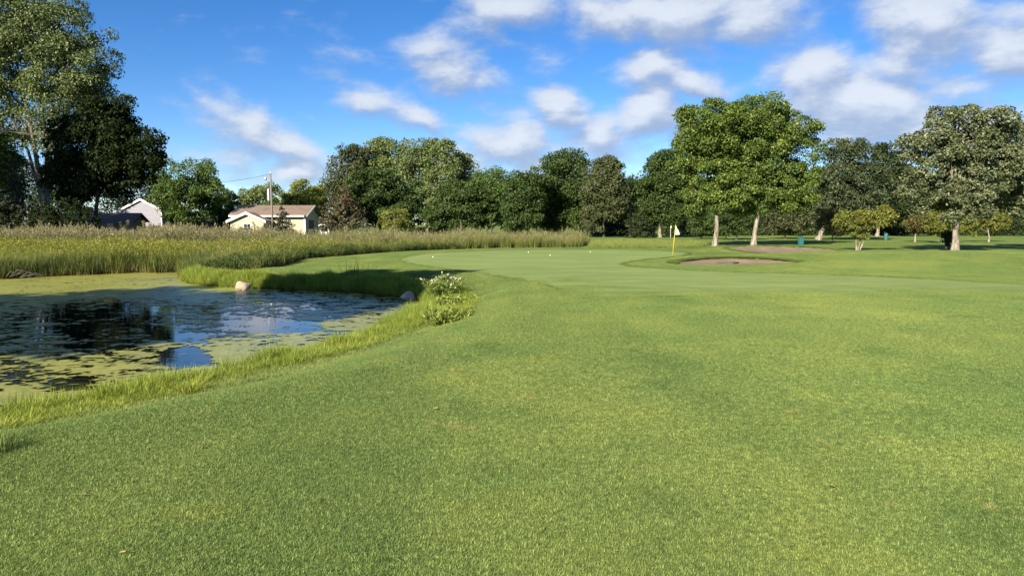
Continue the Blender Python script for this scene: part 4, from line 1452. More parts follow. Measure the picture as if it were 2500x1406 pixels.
# --- right
tree('linden_tree', 'dark upswept linden with a leaning trunk right of the ash pair', PARK, 1996, 101, 1968, 2165, 330, 560, G_LINDEN, B_PALE, n=170, per=150, leaf=.40, asp=.35, seed=33, trunk=.55,
     lobes_px=[(1985, 2130, 332, 470), (1968, 2090, 400, 540), (2060, 2168, 380, 520), (1990, 2150, 450, 565)], up=.9, droop=-.9, lean_px=14)
tree('maple_tree', 'dark maple between the linden and the oak', PARK, 2140, 132, 2110, 2260, 343, 565, G_WOOD, B_PALE, n=120, per=150, leaf=.42, seed=34, trunk=.5,
     lobes_px=[(2115, 2215, 343, 480), (2130, 2260, 400, 560)])
oz = ground_z((2330 - 1250) / F * 57, 57)
tree('oak_tree', 'grey-green oak with a thick pale trunk at the right', PARK, 2330, 57, 2185, 2490, 235, 540, G_OAK, B_PALE, n=320, per=140, leaf=.21, asp=.6, seed=35, trunk=.36,
     lobes_px=[(2250, 2440, 238, 400), (2190, 2330, 300, 450), (2185, 2310, 420, 520), (2300, 2485, 330, 490), (2270, 2420, 430, 545), (2380, 2500, 270, 420)],
     clump=(.11, .2), shell=.22, core=.04, limbs=26, lean_px=2)
tree('oak_tree', 'second oak cut off by the right edge of the picture', PARK, 2590, 60, 2440, 2720, 250, 560, G_OAK, B_PALE, n=200, per=110, leaf=.26, asp=.6, seed=36, trunk=.42,
     lobes_px=[(2470, 2640, 255, 430), (2430, 2580, 400, 560), (2520, 2720, 300, 500)], clump=(.12, .2), shell=.25, core=.05, limbs=14)
tree('crabapple_tree', 'small olive crabapple left of the multi-stemmed one', SMALL, 2031, 88, 1988, 2070, 503, 580, G_CRAB_R, B_PALE, n=46, per=110, leaf=.24, seed=37, trunk=.13, shell=.3)
cx0 = (2093 - 1250) / F * 60; cz0 = ground_z(cx0, 60)
tree('crabapple_tree', 'yellow-green multi-stemmed crabapple on the mound crest', SMALL, 2093, 60, 2035, 2182, 498, 575, G_CRAB, B_PALE, n=80, per=110, leaf=.19, seed=38, shell=.3, limbs=6,
     lobes_px=[(2036, 2120, 508, 566), (2105, 2182, 498, 560), (2070, 2125, 530, 590)], core=.05,
     stems=[(stem_px([(2091, 615, 0), (2089, 590, 0), (2088, 565, .1), (2080, 540, .2)], 60, cx0, cz0), .10, .03),
            (stem_px([(2094, 615, .1), (2098, 590, 0), (2105, 565, .1), (2120, 535, .2)], 60, cx0, cz0), .09, .03),
            (stem_px([(2096, 615, 0), (2103, 595, -.1), (2122, 560, -.2), (2140, 530, -.2)], 60, cx0, cz0), .08, .03)])
tree('crabapple_tree', 'small reddish crabapple left of the oak trunk', SMALL, 2232, 90, 2202, 2282, 514, 570, G_CRAB_R, B_PALE, n=44, per=110, leaf=.24, seed=39, trunk=.14, shell=.3)
tree('crabapple_tree', 'small crabapple partly hidden behind the oak trunk', SMALL, 2296, 84, 2262, 2345, 508, 578, G_CRAB, B_DARK, n=44, per=110, leaf=.24, seed=40, trunk=.13, shell=.3)
tree('crabapple_tree', 'small crabapple right of the oak trunk', SMALL, 2412, 90, 2350, 2445, 512, 575, G_CRAB, B_PALE, n=52, per=110, leaf=.24, seed=41, trunk=.14, shell=.3,
     lobes_px=[(2345, 2400, 520, 578), (2385, 2450, 508, 570)])
tree('ivy_trunk', 'leafy ivy-covered trunk stump close behind the oak', SMALL, 2312, 62, 2302, 2324, 560, 604, G_WOOD, B_DARK, n=30, per=60, leaf=.14, seed=42, trunk=.22, shell=.2, cat='tree trunk')
tree('shrub', 'broad dark shrub behind the left ash trunk', PARK, 1712, 112, 1680, 1745, 500, 580, G_MAPLE_D, B_DARK, n=40, per=120, leaf=.32, seed=43, trunk=.12, cat='shrub')
tree('hawthorn_tree', 'low dark spreading tree between the two ash trunks', PARK, 1797, 105, 1745, 1850, 490, 580, G_MAPLE_D, B_DARK, n=60, per=120, leaf=.3, seed=44, trunk=.2)
tree('hawthorn_tree', 'low grey-green spreading tree right of the ash pair', PARK, 1915, 110, 1850, 1975, 480, 576, G_MAPLE_G, B_DARK, n=80, per=120, leaf=.32, seed=45, trunk=.2)
# dead birch
r_ = np.random.default_rng(99)
Dd = 125; bx = (1537 - 1250) / F * Dd; bz = ground_z(bx, Dd)
root = thing('dead_birch', 'bare white dead birch in the gap right of the greyish maple', 'tree', (bx, Dd, bz), 0, LINE)
link('trunk', trunk_mesh('trunk', B_WHITE, [(stem_px([(1537, 580, 0), (1537, 520, 0), (1535, 480, 0), (1531, 450, 0)], Dd, bx, bz), .16, .04)], [(0, 0, 7, 1.5, 1, 2)], r_, 7), root)

# --- dark woods behind everything
wx = [(1060, 560), (1255, 440), (1340, 470), (1440, 470), (1500, 420), (1570, 400), (1655, 420), (1730, 430), (1810, 430), (1890, 400), (1960, 395), (2030, 420),
      (2105, 410), (2190, 400), (2270, 420), (2350, 410), (2430, 400), (2510, 390), (2590, 400), (2680, 400)]
wl = ['behind the dome-shaped maple', 'behind the leftmost merged maple', 'behind the tallest merged maple', 'behind the greyish maple', 'beside the dead birch', 'behind the layered spruce',
      'behind the pale-trunked maple by the flag', 'behind the left ash trunk', 'between the two ash trunks', 'behind the right ash trunk', 'left of the linden', 'behind the leaning linden',
      'right of the linden', 'behind the reddish crabapple', 'left behind the oak', 'right behind the oak trunk', 'near the right margin behind the oak', 'at the right margin', 'just past the right margin', 'farthest right of the wood']
r_ = np.random.default_rng(5)
wmesh = []
for k, ((px_, tp_), wh) in enumerate(zip(wx, wl)):
    Dw = 150 + 14 * r_.uniform()
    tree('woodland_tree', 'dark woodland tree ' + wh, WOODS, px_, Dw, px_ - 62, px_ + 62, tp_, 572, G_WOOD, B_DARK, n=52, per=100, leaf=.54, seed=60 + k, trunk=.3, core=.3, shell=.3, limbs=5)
# hedge-like understorey along the wood
for k, px_ in enumerate(range(1470, 2640, 90)):
    tree('understorey_bush', 'dark understorey bush at the foot of the wood ' + ['beside the reeds', 'under the layered spruce', 'behind the flag', 'left of the ash pair', 'under the left ash', 'under the right ash',
                                                            'left of the leaning trunk', 'right of the leaning trunk', 'behind the multi-stemmed crabapple', 'behind the far green bin', 'left of the oak trunk', 'right of the oak trunk', 'at the right margin'][min(k, 12)],
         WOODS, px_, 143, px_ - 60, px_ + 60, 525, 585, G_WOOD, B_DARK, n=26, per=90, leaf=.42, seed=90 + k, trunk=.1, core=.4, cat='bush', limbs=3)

# --- trees outside the picture whose shadows and reflections show in it
OFF = 'tall trees left of the frame'
for k, (X, Y, Hh, Rr, cb, lab) in enumerate([(-19.4, 5.8, 15.2, 4.8, .33, 'tree left of the pond whose shadow lies across the water'),
                                             (-26, 7.2, 12.6, 4.3, .33, 'broad tree shading the left half of the pond'),
                                             (-59.7, 64.5, 26, 6.3, .5, 'high-crowned tree shading the dark walnut'),
                                             (-70, 66, 25, 6.5, .42, 'tall tree shading the cottonwood stems and the brown house'),
                                             (-83.5, 64.4, 33, 6, .42, 'tall tree shading the far left thicket')]):
    r_ = np.random.default_rng(300 + k)
    z0 = ground_z(X, Y)
    root = thing('shade_tree', lab, 'tree', (X, Y, z0 - .03), 0, OFF)
    zc, zr_ = Hh * (1 + cb) / 2, Hh * (1 - cb) / 2
    lobes = [(0, 0, zc, Rr, Rr, zr_), (Rr * .35, 0, zc - zr_ * .3, Rr * .75, Rr * .8, zr_ * .7), (-Rr * .35, .5, zc - zr_ * .2, Rr * .75, Rr * .8, zr_ * .75)]
    V, q = crown_np(lobes, 110, 110, .54, .6, r_, core=.3)
    c = link('crown', mesh_np('crown', V, [q], [G_MAPLE_D], attr={'rnd': ('FACE', r_.uniform(0, 1, len(q)))}), root); c['kind'] = 'stuff'
    link('trunk', trunk_mesh('trunk', B_GREY, [([(0, 0, 0), (.1, 0, Hh * .35), (0, .1, Hh * .8)], .34, .08)], lobes, r_, 8), root)

# ------------------------------------------------------------------ buildings
M_BEIGE = mat_siding('beige_siding', (0.37, 0.33, 0.215), .18)
M_GREYS = mat_siding('grey_siding', (0.18, 0.18, 0.235), .18)
M_BRICK = mat_siding('brown_brick', (0.26, 0.125, 0.055), brick=True)
M_DARKS = mat_siding('dark_siding', (0.06, 0.06, 0.075), .2)
M_WTRIM = mat_plain('white_trim', (0.78, 0.78, 0.76), .5, .05)
M_BROOF = mat_shingle('brown_shingle', (0.17, 0.122, 0.092))
M_DROOF = mat_shingle('dark_shingle', (0.075, 0.065, 0.065))
M_GLASS = mat_glass()
M_POST = mat_plain('weathered_wood', (0.15, 0.135, 0.12), .9, .25, 6, 0, .01, (1, 1, .15))
M_METAL = mat_plain('grey_metal', (0.42, 0.43, 0.45), .45, .1, 5, .6)
M_DARKM = mat_plain('dark_metal', (0.05, 0.05, 0.055), .5, .2)
M_BLACK = mat_plain('dark_opening', (0.012, 0.012, 0.014), .9, .2)


def window(parent, x0, x1, z0, z1, y, frame=M_WTRIM, side=None):
    """a window in a wall that faces the viewer: frame, sill and pane"""
    t = .09
    m = MB()
    m.box(x0 - t, x1 + t, y - .05, y, z1, z1 + t); m.box(x0 - t, x1 + t, y - .05, y, z0 - t, z0)
    m.box(x0 - t, x0, y - .05, y, z0, z1); m.box(x1, x1 + t, y - .05, y, z0, z1)
    m.box((x0 + x1) / 2 - .02, (x0 + x1) / 2 + .02, y - .045, y - .016, z0, z1)
    f = m.build('window', frame, parent)
    MB().box(x0, x1, y - .015, y - .005, z0, z1).build('pane', M_GLASS, f)
    MB().box(x0 - t - .05, x1 + t + .05, y - .12, y - .052, z0 - t - .05, z0 - t).build('sill', frame, f)
    return f


def house_ridge_x(name, label, x0, x1, y0, y1, zg, ze, zr, wall, roof, trim, over=.45):
    """gable house with its ridge along x; the long side faces the viewer"""
    root = thing(name, label, 'house', (0, 0, 0))
    ym = (y0 + y1) / 2
    MB().prism_x([(y0, zg), (y1, zg), (y1, ze), (ym, zr), (y0, ze)], x0, x1).build('wall', wall, root)
    sl = (zr - ze) / (ym - y0)
    ye0 = y0 - over; ze0 = ze - sl * over; ye1 = y1 + over
    xo0, xo1 = x0 - over, x1 + over
    n1 = (0, -sl, 1); n2 = (0, sl, 1); up = .10
    rf = MB().slab([(xo0, ye0, ze0 + up), (xo1, ye0, ze0 + up), (xo1, ym, zr + up), (xo0, ym, zr + up)], n1, .09).slab(
        [(xo1, ye1, ze0 + up), (xo0, ye1, ze0 + up), (xo0, ym, zr + up), (xo1, ym, zr + up)], n2, .09).build('roof', roof, root)
    MB().box(xo0, xo1, ye0 - .10, ye0 - .01, ze0 - .10, ze0 + .07).build('gutter', trim, rf)
    for xx in (xo0 - .035, xo1 + .003):
        MB().add([(xx, ye0, ze0 - .12), (xx, ym, zr - .12), (xx, ym, zr + .12), (xx, ye0, ze0 + .12), (xx + .03, ye0, ze0 - .12), (xx + .03, ym, zr - .12), (xx + .03, ym, zr + .12), (xx + .03, ye0, ze0 + .12)],
                 [(0, 3, 2, 1), (4, 5, 6, 7), (0, 1, 5, 4), (1, 2, 6, 5), (2, 3, 7, 6), (3, 0, 4, 7)]).build('rake_board', trim, rf)
    return root


def gable_front(parent, x0, x1, y0, y1, zg, ze, zr, wall, roof, trim, over=.35):
    """a block whose gable faces the viewer, as parts of parent"""
    xm = (x0 + x1) / 2
    MB().prism([(x0, zg), (x1, zg), (x1, ze), (xm, zr), (x0, ze)], y0, y1).build('wall', wall, parent)
    sl = (zr - ze) / (xm - x0)
    xa, xb = x0 - over, x1 + over; za = ze - sl * over; up = .10
    ya = y0 - over
    rf = MB().slab([(xa, ya, za + up), (xm, ya, zr + up), (xm, y1, zr + up), (xa, y1, za + up)], (-sl, 0, 1), .09).slab(
        [(xm, ya, zr + up), (xb, ya, za + up), (xb, y1, za + up), (xm, y1, zr + up)], (sl, 0, 1), .09).build('roof', roof, parent)
    w = .26
    for a, za_, b, zb_ in ((xa, za, xm, zr), (xm, zr, xb, za)):
        V = [(a, ya - .03, za_ + up - w), (b, ya - .03, zb_ + up - w), (b, ya - .03, zb_ + up + .03), (a, ya - .03, za_ + up + .03)]
        V += [(x_, ya - .002, z_) for x_, _, z_ in V]
        MB().add(V, [(0, 1, 2, 3), (7, 6, 5, 4), (0, 4, 5, 1), (1, 5, 6, 2), (2, 6, 7, 3), (3, 7, 4, 0)]).build('rake_board', trim, rf)
    return rf


GZ = -0.6
# beige house
bh = house_ridge_x('beige_house', 'beige sided house with brown shingle roof behind the reeds', -32.6, -24.35, 87.2, 93.4, GZ, 2.83, 3.91, M_BEIGE, M_BROOF, M_WTRIM)
gable_front(bh, -32.1, -28.3, 84.6, 87.1, GZ, 2.165, 3.0, M_BEIGE, M_BROOF, M_WTRIM)
window(bh, -30.55, -29.8, 1.0, 1.75, 84.6)
MB().box(-24.45, -24.25, 87.13, 87.197, GZ, 2.8).build('corner_trim', M_WTRIM, bh)
MB().tube([(-26.3, 87.1, GZ), (-26.3, 87.1, 2.7)], [.045, .045], 6).build('downpipe', M_WTRIM, bh)
MB().box(-24.34, -24.28, 89.0, 91.0, 1.2, 2.2).build('window', M_DARKM, bh)
pv = at_y(655, 521, 87)
MB().lathe([(.08, pv.z - .35), (.08, pv.z + .1), (.11, pv.z + .1), (.11, pv.z + .2)], 10, (pv.x, 88.2)).build('vent_pipe', M_WTRIM, bh)
# television aerial on its roof
ap = at_y(635, 521, 87.4)
ae = thing('roof_aerial', 'thin television aerial standing on the beige house roof', 'aerial', (ap.x, 88.2, ap.z - .2))
MB().tube([(0, 0, 0), (0, 0, 1.15)], [.025, .025], 6).build('mast', M_METAL, ae)
MB().tube([(-.4, 0, -.1), (0, 0, .5)], [.02, .02], 5).tube([(.4, 0, -.1), (0, 0, .5)], [.02, .02], 5).build('brace', M_METAL, ae)
am = MB().tube([(-.7, 0, 1.1), (.42, 0, 1.1)], [.02, .02], 5)
for k in range(6):
    am.tube([(-.7 + k * .22, -.4 + .03 * k, 1.11), (-.7 + k * .22, .4 - .03 * k, 1.11)], [.012, .012], 4)
am.build('antenna', M_METAL, ae)

# grey gabled house
gh = thing('grey_house', 'grey sided house with white gable trim behind the brown house', 'house', (0, 0, 0))
gL, gR, gA = at_y(297, 514, 106), at_y(393, 514, 106), at_y(338, 491, 106)
gable_front(gh, gL.x, gR.x, 106, 114, GZ, gR.z + .15, gA.z + .25, M_GREYS, M_DROOF, M_WTRIM, .25)
MB().box(gR.x - .02, gR.x + .10, 105.95, 106.1, GZ, gR.z).build('corner_trim', M_WTRIM, gh)
# brown brick house
bL, bR = at_y(150, 540, 99), at_y(322, 540, 99)
br = house_ridge_x('brown_house', 'low brown brick house in the shade of the walnut tree', bL.x, bR.x, 99, 102.6, GZ, 2.2, 3.15, M_BRICK, M_DROOF, M_DARKM)
w0, w1 = at_y(265, 561, 99), at_y(274, 547, 99)
window(br, w0.x, w1.x, w0.z, w1.z, 99)
w0, w1 = at_y(176, 548, 99), at_y(192, 532, 99)
window(br, w0.x, w1.x, w0.z, w1.z, 99)
w0, w1 = at_y(212, 548, 99), at_y(222, 532, 99)
window(br, w0.x, w1.x, w0.z, w1.z, 99)
d0_, d1_ = at_y(277, 572, 99), at_y(286, 546, 99)
dr = MB().box(d0_.x, d1_.x, 98.94, 98.998, GZ, d1_.z).build('door', M_DARKM, br)
MB().tube([(d1_.x - .08, 98.90, .5), (d1_.x - .08, 98.90, .62)], [.025, .025], 6).build('handle', M_METAL, dr)
MB().box(bL.x + 2.2, bL.x + 3.0, 100.9, 101.5, 2.8, 3.9).build('chimney', M_BRICK, br)
for k in range(3):
    MB().lathe([(.12, 2.9), (.12, 3.45), (.2, 3.48), (.2, 3.6)], 10, (bR.x - 3.2 + k * .62, 101.2)).build('roof_vent', M_METAL, br)
# garden shed
sL, sR, sA = at_y(343, 566, 100), at_y(396, 566, 100), at_y(370, 553, 100)
sh = thing('garden_shed', 'dark gabled garden shed in front of the grey house', 'shed', (0, 0, 0))
gable_front(sh, sL.x + .2, sR.x - .2, 100, 102.5, GZ, sL.z + .1, sA.z, M_DARKS, M_DROOF, M_DARKM, .25)
MB().box(sL.x + .9, sL.x + 1.8, 99.94, 99.998, GZ, .55).build('door', M_DARKM, sh)
# dark house behind the round maple
dL, dR = at_y(405, 540, 121), at_y(574, 540, 121)
dh = house_ridge_x('dark_house', 'dark sided house with white gutter hidden behind the round maple', dL.x, dR.x, 121, 128, GZ, 2.45, 3.7, M_DARKS, M_DROOF, M_WTRIM)
for a, b in ((561, 569), (425, 438), (478, 492)):
    w0, w1 = at_y(a, 563, 121), at_y(b, 546, 121)
    window(dh, w0.x, w1.x, w0.z, w1.z, 121)
# metal post at the far left
po = at_y(61, 530, 77)
p_ = thing('metal_post', 'thin grey metal post standing in the reeds at the far left', 'post', (po.x, 77, GZ))
MB().tube([(0.12, 0, 0), (0, 0, po.z - GZ)], [.045, .04], 8).build('shaft', M_METAL, p_)
MB().box(.18, .26, -.02, .02, po.z - GZ - .25, po.z - GZ - .12).build('bracket', M_METAL, p_)

# utility pole and its wire
pt = at_y(660, 423, 82); pb = at_y(666, 548, 82)
up_ = thing('utility_pole', 'leaning wooden utility pole in front of the beige house', 'utility pole', (pb.x, 82, GZ))
ln = pt.x - pb.x; hh = pt.z - GZ
MB().tube([(0.04, 0, 0), (ln * .5, 0, hh * .5), (ln, 0, hh)], [.12, .105, .085], 10).build('shaft', M_POST, up_, smooth=True)
MB().tube([(ln, 0, hh - .55), (ln - .3, -.1, hh - .42), (ln - .5, -.15, hh - .45)], [.03, .03, .03], 6).build('arm', M_METAL, up_)
MB().lathe([(.05, hh - .42), (.12, hh - .5), (.17, hh - .66), (.13, hh - .78), (.04, hh - .82)], 10, (ln - .5, -.15)).build('lamp_head', M_METAL, up_)
MB().lathe([(.14, hh * .62), (.15, hh * .64), (.15, hh * .76), (.10, hh * .78)], 10, (ln * .7 - .30, 0)).build('transformer', M_METAL, up_)
MB().lathe([(.03, hh - .02), (.06, hh + .03), (.04, hh + .09), (.06, hh + .14)], 8, (ln, 0)).build('insulator', M_WTRIM, up_)


def wire(name, label, a, b, sag):
    P = []
    for k in range(17):
        t = k / 16
        p = Vector(a).lerp(Vector(b), t); p.z -= sag * 4 * t * (1 - t); P.append(p)
    o = MB().tube(P, [.018] * 17, 4).build(name, M_DARKM)
    return tag(o, label, 'wire', 'overhead wires at the utility pole')


top = Vector((pt.x, 82, pt.z - .1))
wire('power_line', 'overhead wire running left from the utility pole into the round maple', top, at_y(380, 442, 90), .6)
wire('service_line', 'thin wire dropping from the utility pole to the beige house', top - Vector((0, 0, .5)), (-26, 90, 3.9), .3)

# arched carport and the white car under it
c0 = at_y(772, 566, 98); c1 = at_y(802, 548, 98)
cp = thing('carport', 'small white arched carport right of the beige house', 'carport', ((c0.x + c1.x) / 2, 98, GZ))
wd = (c1.x - c0.x) * .52; hc = c1.z - GZ
arch = [(-wd, 0), (-wd, hc * .62), (-wd * .8, hc * .84), (-wd * .35, hc * .98), (wd * .35, hc * .98), (wd * .8, hc * .84), (wd, hc * .62), (wd, 0)]
for yy in (0, 2.5, 5.0):
    MB().tube([(x_, yy, z_) for x_, z_ in arch], [.055] * 8, 6).build('hoop', M_WTRIM, cp)
cv = MB()
for i in range(1, 6):
    (xa, za), (xb, zb) = arch[i], arch[i + 1]
    n = Vector((za - zb, 0, xb - xa)).normalized()
    cv.slab([(xa, 0, za + .07), (xb, 0, zb + .07), (xb, 5, zb + .07), (xa, 5, za + .07)], n, .02)
cv.build('cover', mat_plain('canopy_sheet', (0.5, 0.51, 0.53), .6), cp)


def car(label, x, y, rzv):
    M_PAINT = mat_plain('white_paint', (0.72, 0.72, 0.72), .25, .03)
    M_RUB = mat_plain('tyre_rubber', (0.02, 0.02, 0.02), .8)
    root = thing('parked_car', label, 'car', (x, y, H(x, y)), rzv)
    prof = [(-.88, .28), (.88, .28), (.9, .6), (.86, .86), (.70, .95), (.58, 1.40), (.5, 1.46), (-.5, 1.46), (-.58, 1.40), (-.70, .95), (-.86, .86), (-.9, .6)]
    L = [(-2.1, .82, .62), (-2.0, .95, .70), (-1.1, 1.0, .72), (-.55, 1.0, 1.0), (1.2, 1.0, 1.0), (1.95, .97, .92), (2.1, .88, .74)]
    V = []
    for yy, sx_, sz_ in L:
        for px_, pz_ in prof:
            zz_ = .28 + (pz_ - .28) * (sz_ if pz_ > .9 else 1.0)
            V.append((px_ * sx_, yy, min(zz_, pz_) if pz_ > .9 else pz_))
    n = len(prof); fs = [tuple(range(n)), tuple(range(len(V) - 1, len(V) - n - 1, -1))]
    for i in range(len(L) - 1):
        fs += [(i * n + k, (i + 1) * n + k, (i + 1) * n + (k + 1) % n, i * n + (k + 1) % n) for k in range(n)]
    MB().add(V, fs).build('body', M_PAINT, root, bevel=.03)
    MB().add([(-.6, -.86, .98), (.6, -.86, .98), (.5, -.52, 1.38), (-.5, -.52, 1.38)], [(0, 1, 2, 3)]).build('windscreen', M_GLASS, root)
    for sx_ in (-1, 1):
        MB().box(sx_ * .70 - .10, sx_ * .70 + .10, -2.12, -2.06, .55, .70).build('headlight', M_METAL, root)
        for yy in (-1.35, 1.35):
            w = MB()
            w.tube([(sx_ * .72, yy, .32), (sx_ * .92, yy, .32)], [.32, .32], 14)
            t = w.build('wheel', M_RUB, root)
            MB().tube([(sx_ * .915, yy, .32), (sx_ * .935, yy, .32)], [.2, .2], 10).build('rim', M_METAL, t)
    return root


car('white car parked under the arched carport', (c0.x + c1.x) / 2, 100.4, 0)

# ------------------------------------------------------------------ things on the course
M_YEL = mat_plain('yellow_pole', (0.62, 0.47, 0.03), .45, .06)
M_FLAGW = mat_plain('flag_cloth', (0.74, 0.74, 0.66), .8, .06)
M_FLAGG = mat_plain('flag_check', (0.30, 0.42, 0.30), .8, .06)
fx, fy = hit(1642, 622)
fz = H(fx, fy) + .012
fh = at_y(1250, 549, fy).z - fz
fl = thing('flagstick', 'yellow flagstick with a white chequered flag on the putting green', 'flagstick', (fx, fy, fz))
tilt = (1648 - 1642) / F * fy
MB().tube([(0, 0, -.1), (tilt * .5, 0, fh * .5), (tilt, 0, fh)], [.019, .018, .013], 10).build('pole', M_YEL, fl, smooth=True)
# the triangular flag hangs in a few folds, chequered in two tones
nu, nv = 9, 9
fV = []; fF = []; fM = []
for i in range(nu + 1):
    for j in range(nv + 1):
        u = i / nu; v = j / nv
        zt = fh - .02 - .62 * u; zb_ = fh - .70 + .02 * u
        x_ = tilt + .015 + u * .31
        fV.append((x_ - .012 * (1 - v), .05 * math.sin(u * 7 + v * 1.5) * u, zt + (zb_ - zt) * v))
for i in range(nu):
    for j in range(nv):
        a = i * (nv + 1) + j
        fF.append((a, a + 1, a + nv + 2, a + nv + 1)); fM.append(1 if ((i // 2) + (j // 3)) % 2 and i < 7 else 0)
fm = MB(); fm.add(fV, fF); fm.m = fM
fo = fm.build('flag', [M_FLAGW, M_FLAGG], fl, smooth=True)
sm = fo.modifiers.new('thick', 'SOLIDIFY'); sm.thickness = .004
MB().lathe([(.07, -.01), (.07, .004), (.055, .004), (.055, -.01)], 18).build('cup_rim', M_WTRIM, fl)
# far flagstick in front of the dark wood
gx2, gy2 = (1636 - 1250) / F * 118, 118
fl2 = thing('flagstick', 'small distant flagstick with a pale flag in front of the dark wood', 'flagstick', (gx2, gy2, H(gx2, gy2)))
MB().tube([(0, 0, 0), (0, 0, 1.9)], [.022, .02], 8).build('pole', M_WTRIM, fl2)
MB().add([(.02, 0, 1.9), (.02, 0, 1.55), (.16, .06, 1.6), (.20, .02, 1.82), (.02, .006, 1.9), (.02, .006, 1.55), (.16, .066, 1.6), (.20, .026, 1.82)],
         [(0, 1, 2, 3), (7, 6, 5, 4), (0, 4, 5, 1), (1, 5, 6, 2), (2, 6, 7, 3), (3, 7, 4, 0)]).build('flag', M_WTRIM, fl2)

# golf balls
M_BALL = mat_plain('ball_cover', (0.85, 0.85, 0.83), .3, .02)
bm_ = MB()
ph = []
for i in range(9):
    for j in range(14):
        ph.append((math.pi * i / 8, 2 * math.pi * j / 14))
for a, b in ph:
    rr_ = .034 * (1 - .03 * ((int(a * 9) + int(b * 7)) % 2))
    bm_.v.append((rr_ * math.sin(a) * math.cos(b), rr_ * math.sin(a) * math.sin(b), .034 + rr_ * math.cos(a)))
for i in range(8):
    for j in range(14):
        bm_.f.append((i * 14 + j, (i + 1) * 14 + j, (i + 1) * 14 + (j + 1) % 14, i * 14 + (j + 1) % 14)); bm_.m.append(0)
ball_me = None
for (px_, py_, lab) in [(1057, 629, 'golf ball at the left end of the putting green'), (1290, 617.5, 'golf ball at the back of the green, left of the others'),
                        (1343, 625, 'golf ball nearest the middle of the putting green'), (1441, 616.5, 'golf ball at the back of the green near the reeds'),
                        (1820, 588, 'pale ball lying on grass left of the right ash trunk'), (1870, 593, 'white ball lying on grass behind the far bunker')]:
    x_, y_ = hit(px_, py_)
    if ball_me is None:
        o = bm_.build('golf_ball', M_BALL, None, smooth=True); ball_me = o.data
    else:
        o = link('golf_ball', ball_me)
    o.location = (x_, y_, H(x_, y_) + .012)
    tag(o, lab, 'golf ball', 'golf balls on the course')

# litter bins
M_TEAL = mat_plain('teal_paint', (0.022, 0.105, 0.11), .5, .12)
M_TEAL2 = mat_plain('blue_green_paint', (0.028, 0.115, 0.14), .5, .12)


def bin_(label, px_, D, w, h_, mat, round_=False):
    X = (px_ - 1250) / F * D
    root = thing('litter_bin', label, 'bin', (X, D, H(X, D)), .15, 'litter bins on the course')
    if round_:
        MB().lathe([(w * .44, 0), (w * .46, .05), (w * .5, h_ * .9), (w * .5, h_ * .93)], 18).build('body', mat, root, smooth=True)
        MB().lathe([(w * .53, h_ * .93), (w * .53, h_ * .97), (w * .35, h_)], 18).build('lid', mat, root)
    else:
        MB().add([(-w * .43, -w * .4, 0), (w * .43, -w * .4, 0), (w * .43, w * .4, 0), (-w * .43, w * .4, 0), (-w * .5, -w * .46, h_ * .9), (w * .5, -w * .46, h_ * .9), (w * .5, w * .46, h_ * .9), (-w * .5, w * .46, h_ * .9)],
                 [(0, 3, 2, 1), (4, 5, 6, 7), (0, 1, 5, 4), (1, 2, 6, 5), (2, 3, 7, 6), (3, 0, 4, 7)]).build('body', mat, root, bevel=.02)
        MB().box(-w * .54, w * .54, -w * .52, w * .5, h_ * .9 + .003, h_).build('lid', mat, root, bevel=.02)
        MB().box(-w * .3, w * .3, -w * .535, -w * .522, h_ * .91, h_ * .97).build('handle', M_DARKM, root)
    return root


bin_('square teal litter bin behind the far bunker', 1954, 66, .40, .98, M_TEAL)
bin_('round blue-green litter bin beside the reddish crabapple', 2161, 100, .48, .95, M_TEAL2, True)

# bunker rake
rx_, ry_ = hit(1796, 646)
rk = thing('bunker_rake', 'dark bunker rake lying at the front edge of the near bunker', 'rake', (rx_, ry_, H(rx_, ry_) + .04), .5)
MB().box(-.20, .20, -.04, .05, 0, .10).build('head', M_DARKM, rk, bevel=.01)
MB().tube([(0, .05, .06), (.25, 1.6, -.02)], [.018, .018], 7).build('handle', M_DARKM, rk)
for k in range(8):
    MB().box(-.185 + k * .05, -.165 + k * .05, -.10, -.041, .04, .06).build('tooth', M_DARKM, rk)


# boulders
def boulder(label, px_, py_, w, d, h_, seed, mat):
    x_, y_ = on_plane(px_, py_, -.92)
    r = np.random.default_rng(seed)
    import bmesh
    bm = bmesh.new(); bmesh.ops.create_icosphere(bm, subdivisions=4, radius=1)
    pl = [r.normal(size=3) for _ in range(9)]; pl = [p / np.linalg.norm(p) for p in pl]
    for v in bm.verts:
        c = np.array(v.co)
        for p in pl:
            k = c @ p
            if k > .62: c = c - p * (k - .62) * .9
        c = c * (1 + .07 * (float(vnoise(np.array([c[0] * 3 + 5]), np.array([c[1] * 3 + c[2] * 2.3]), seed)[0]) - .5))
        v.co = (c[0] * w / 2, c[1] * d / 2, c[2] * h_ * .62 + h_ * .32)
    me = bpy.data.meshes.new('boulder'); bm.to_mesh(me); bm.free()
    me.materials.append(mat)
    me.polygons.foreach_set('use_smooth', [True] * len(me.polygons))
    o = link('boulder', me, None, (x_, y_, -.98)); o.rotation_euler = (0, 0, r.uniform(0, 3))
    return tag(o, label, 'boulder', 'boulders on the pond bank')


M_ROCK = mat_plain('granite', (0.36, 0.285, 0.225), .9, .5, 4, 0, .04)
boulder('pinkish boulder at the water edge among the far bank grass', 592, 703, .80, .6, .40, 1, M_ROCK)
boulder('rounded boulder half hidden by grass at the right end of the pond', 998, 729, .78, .6, .40, 2, M_ROCK)

# flowering plant at the right end of the pond
M_STALK = mat_leaf((0.14, 0.195, 0.046), (0.20, 0.245, 0.056), .45)
fxp, fyp = hit(1085, 742)


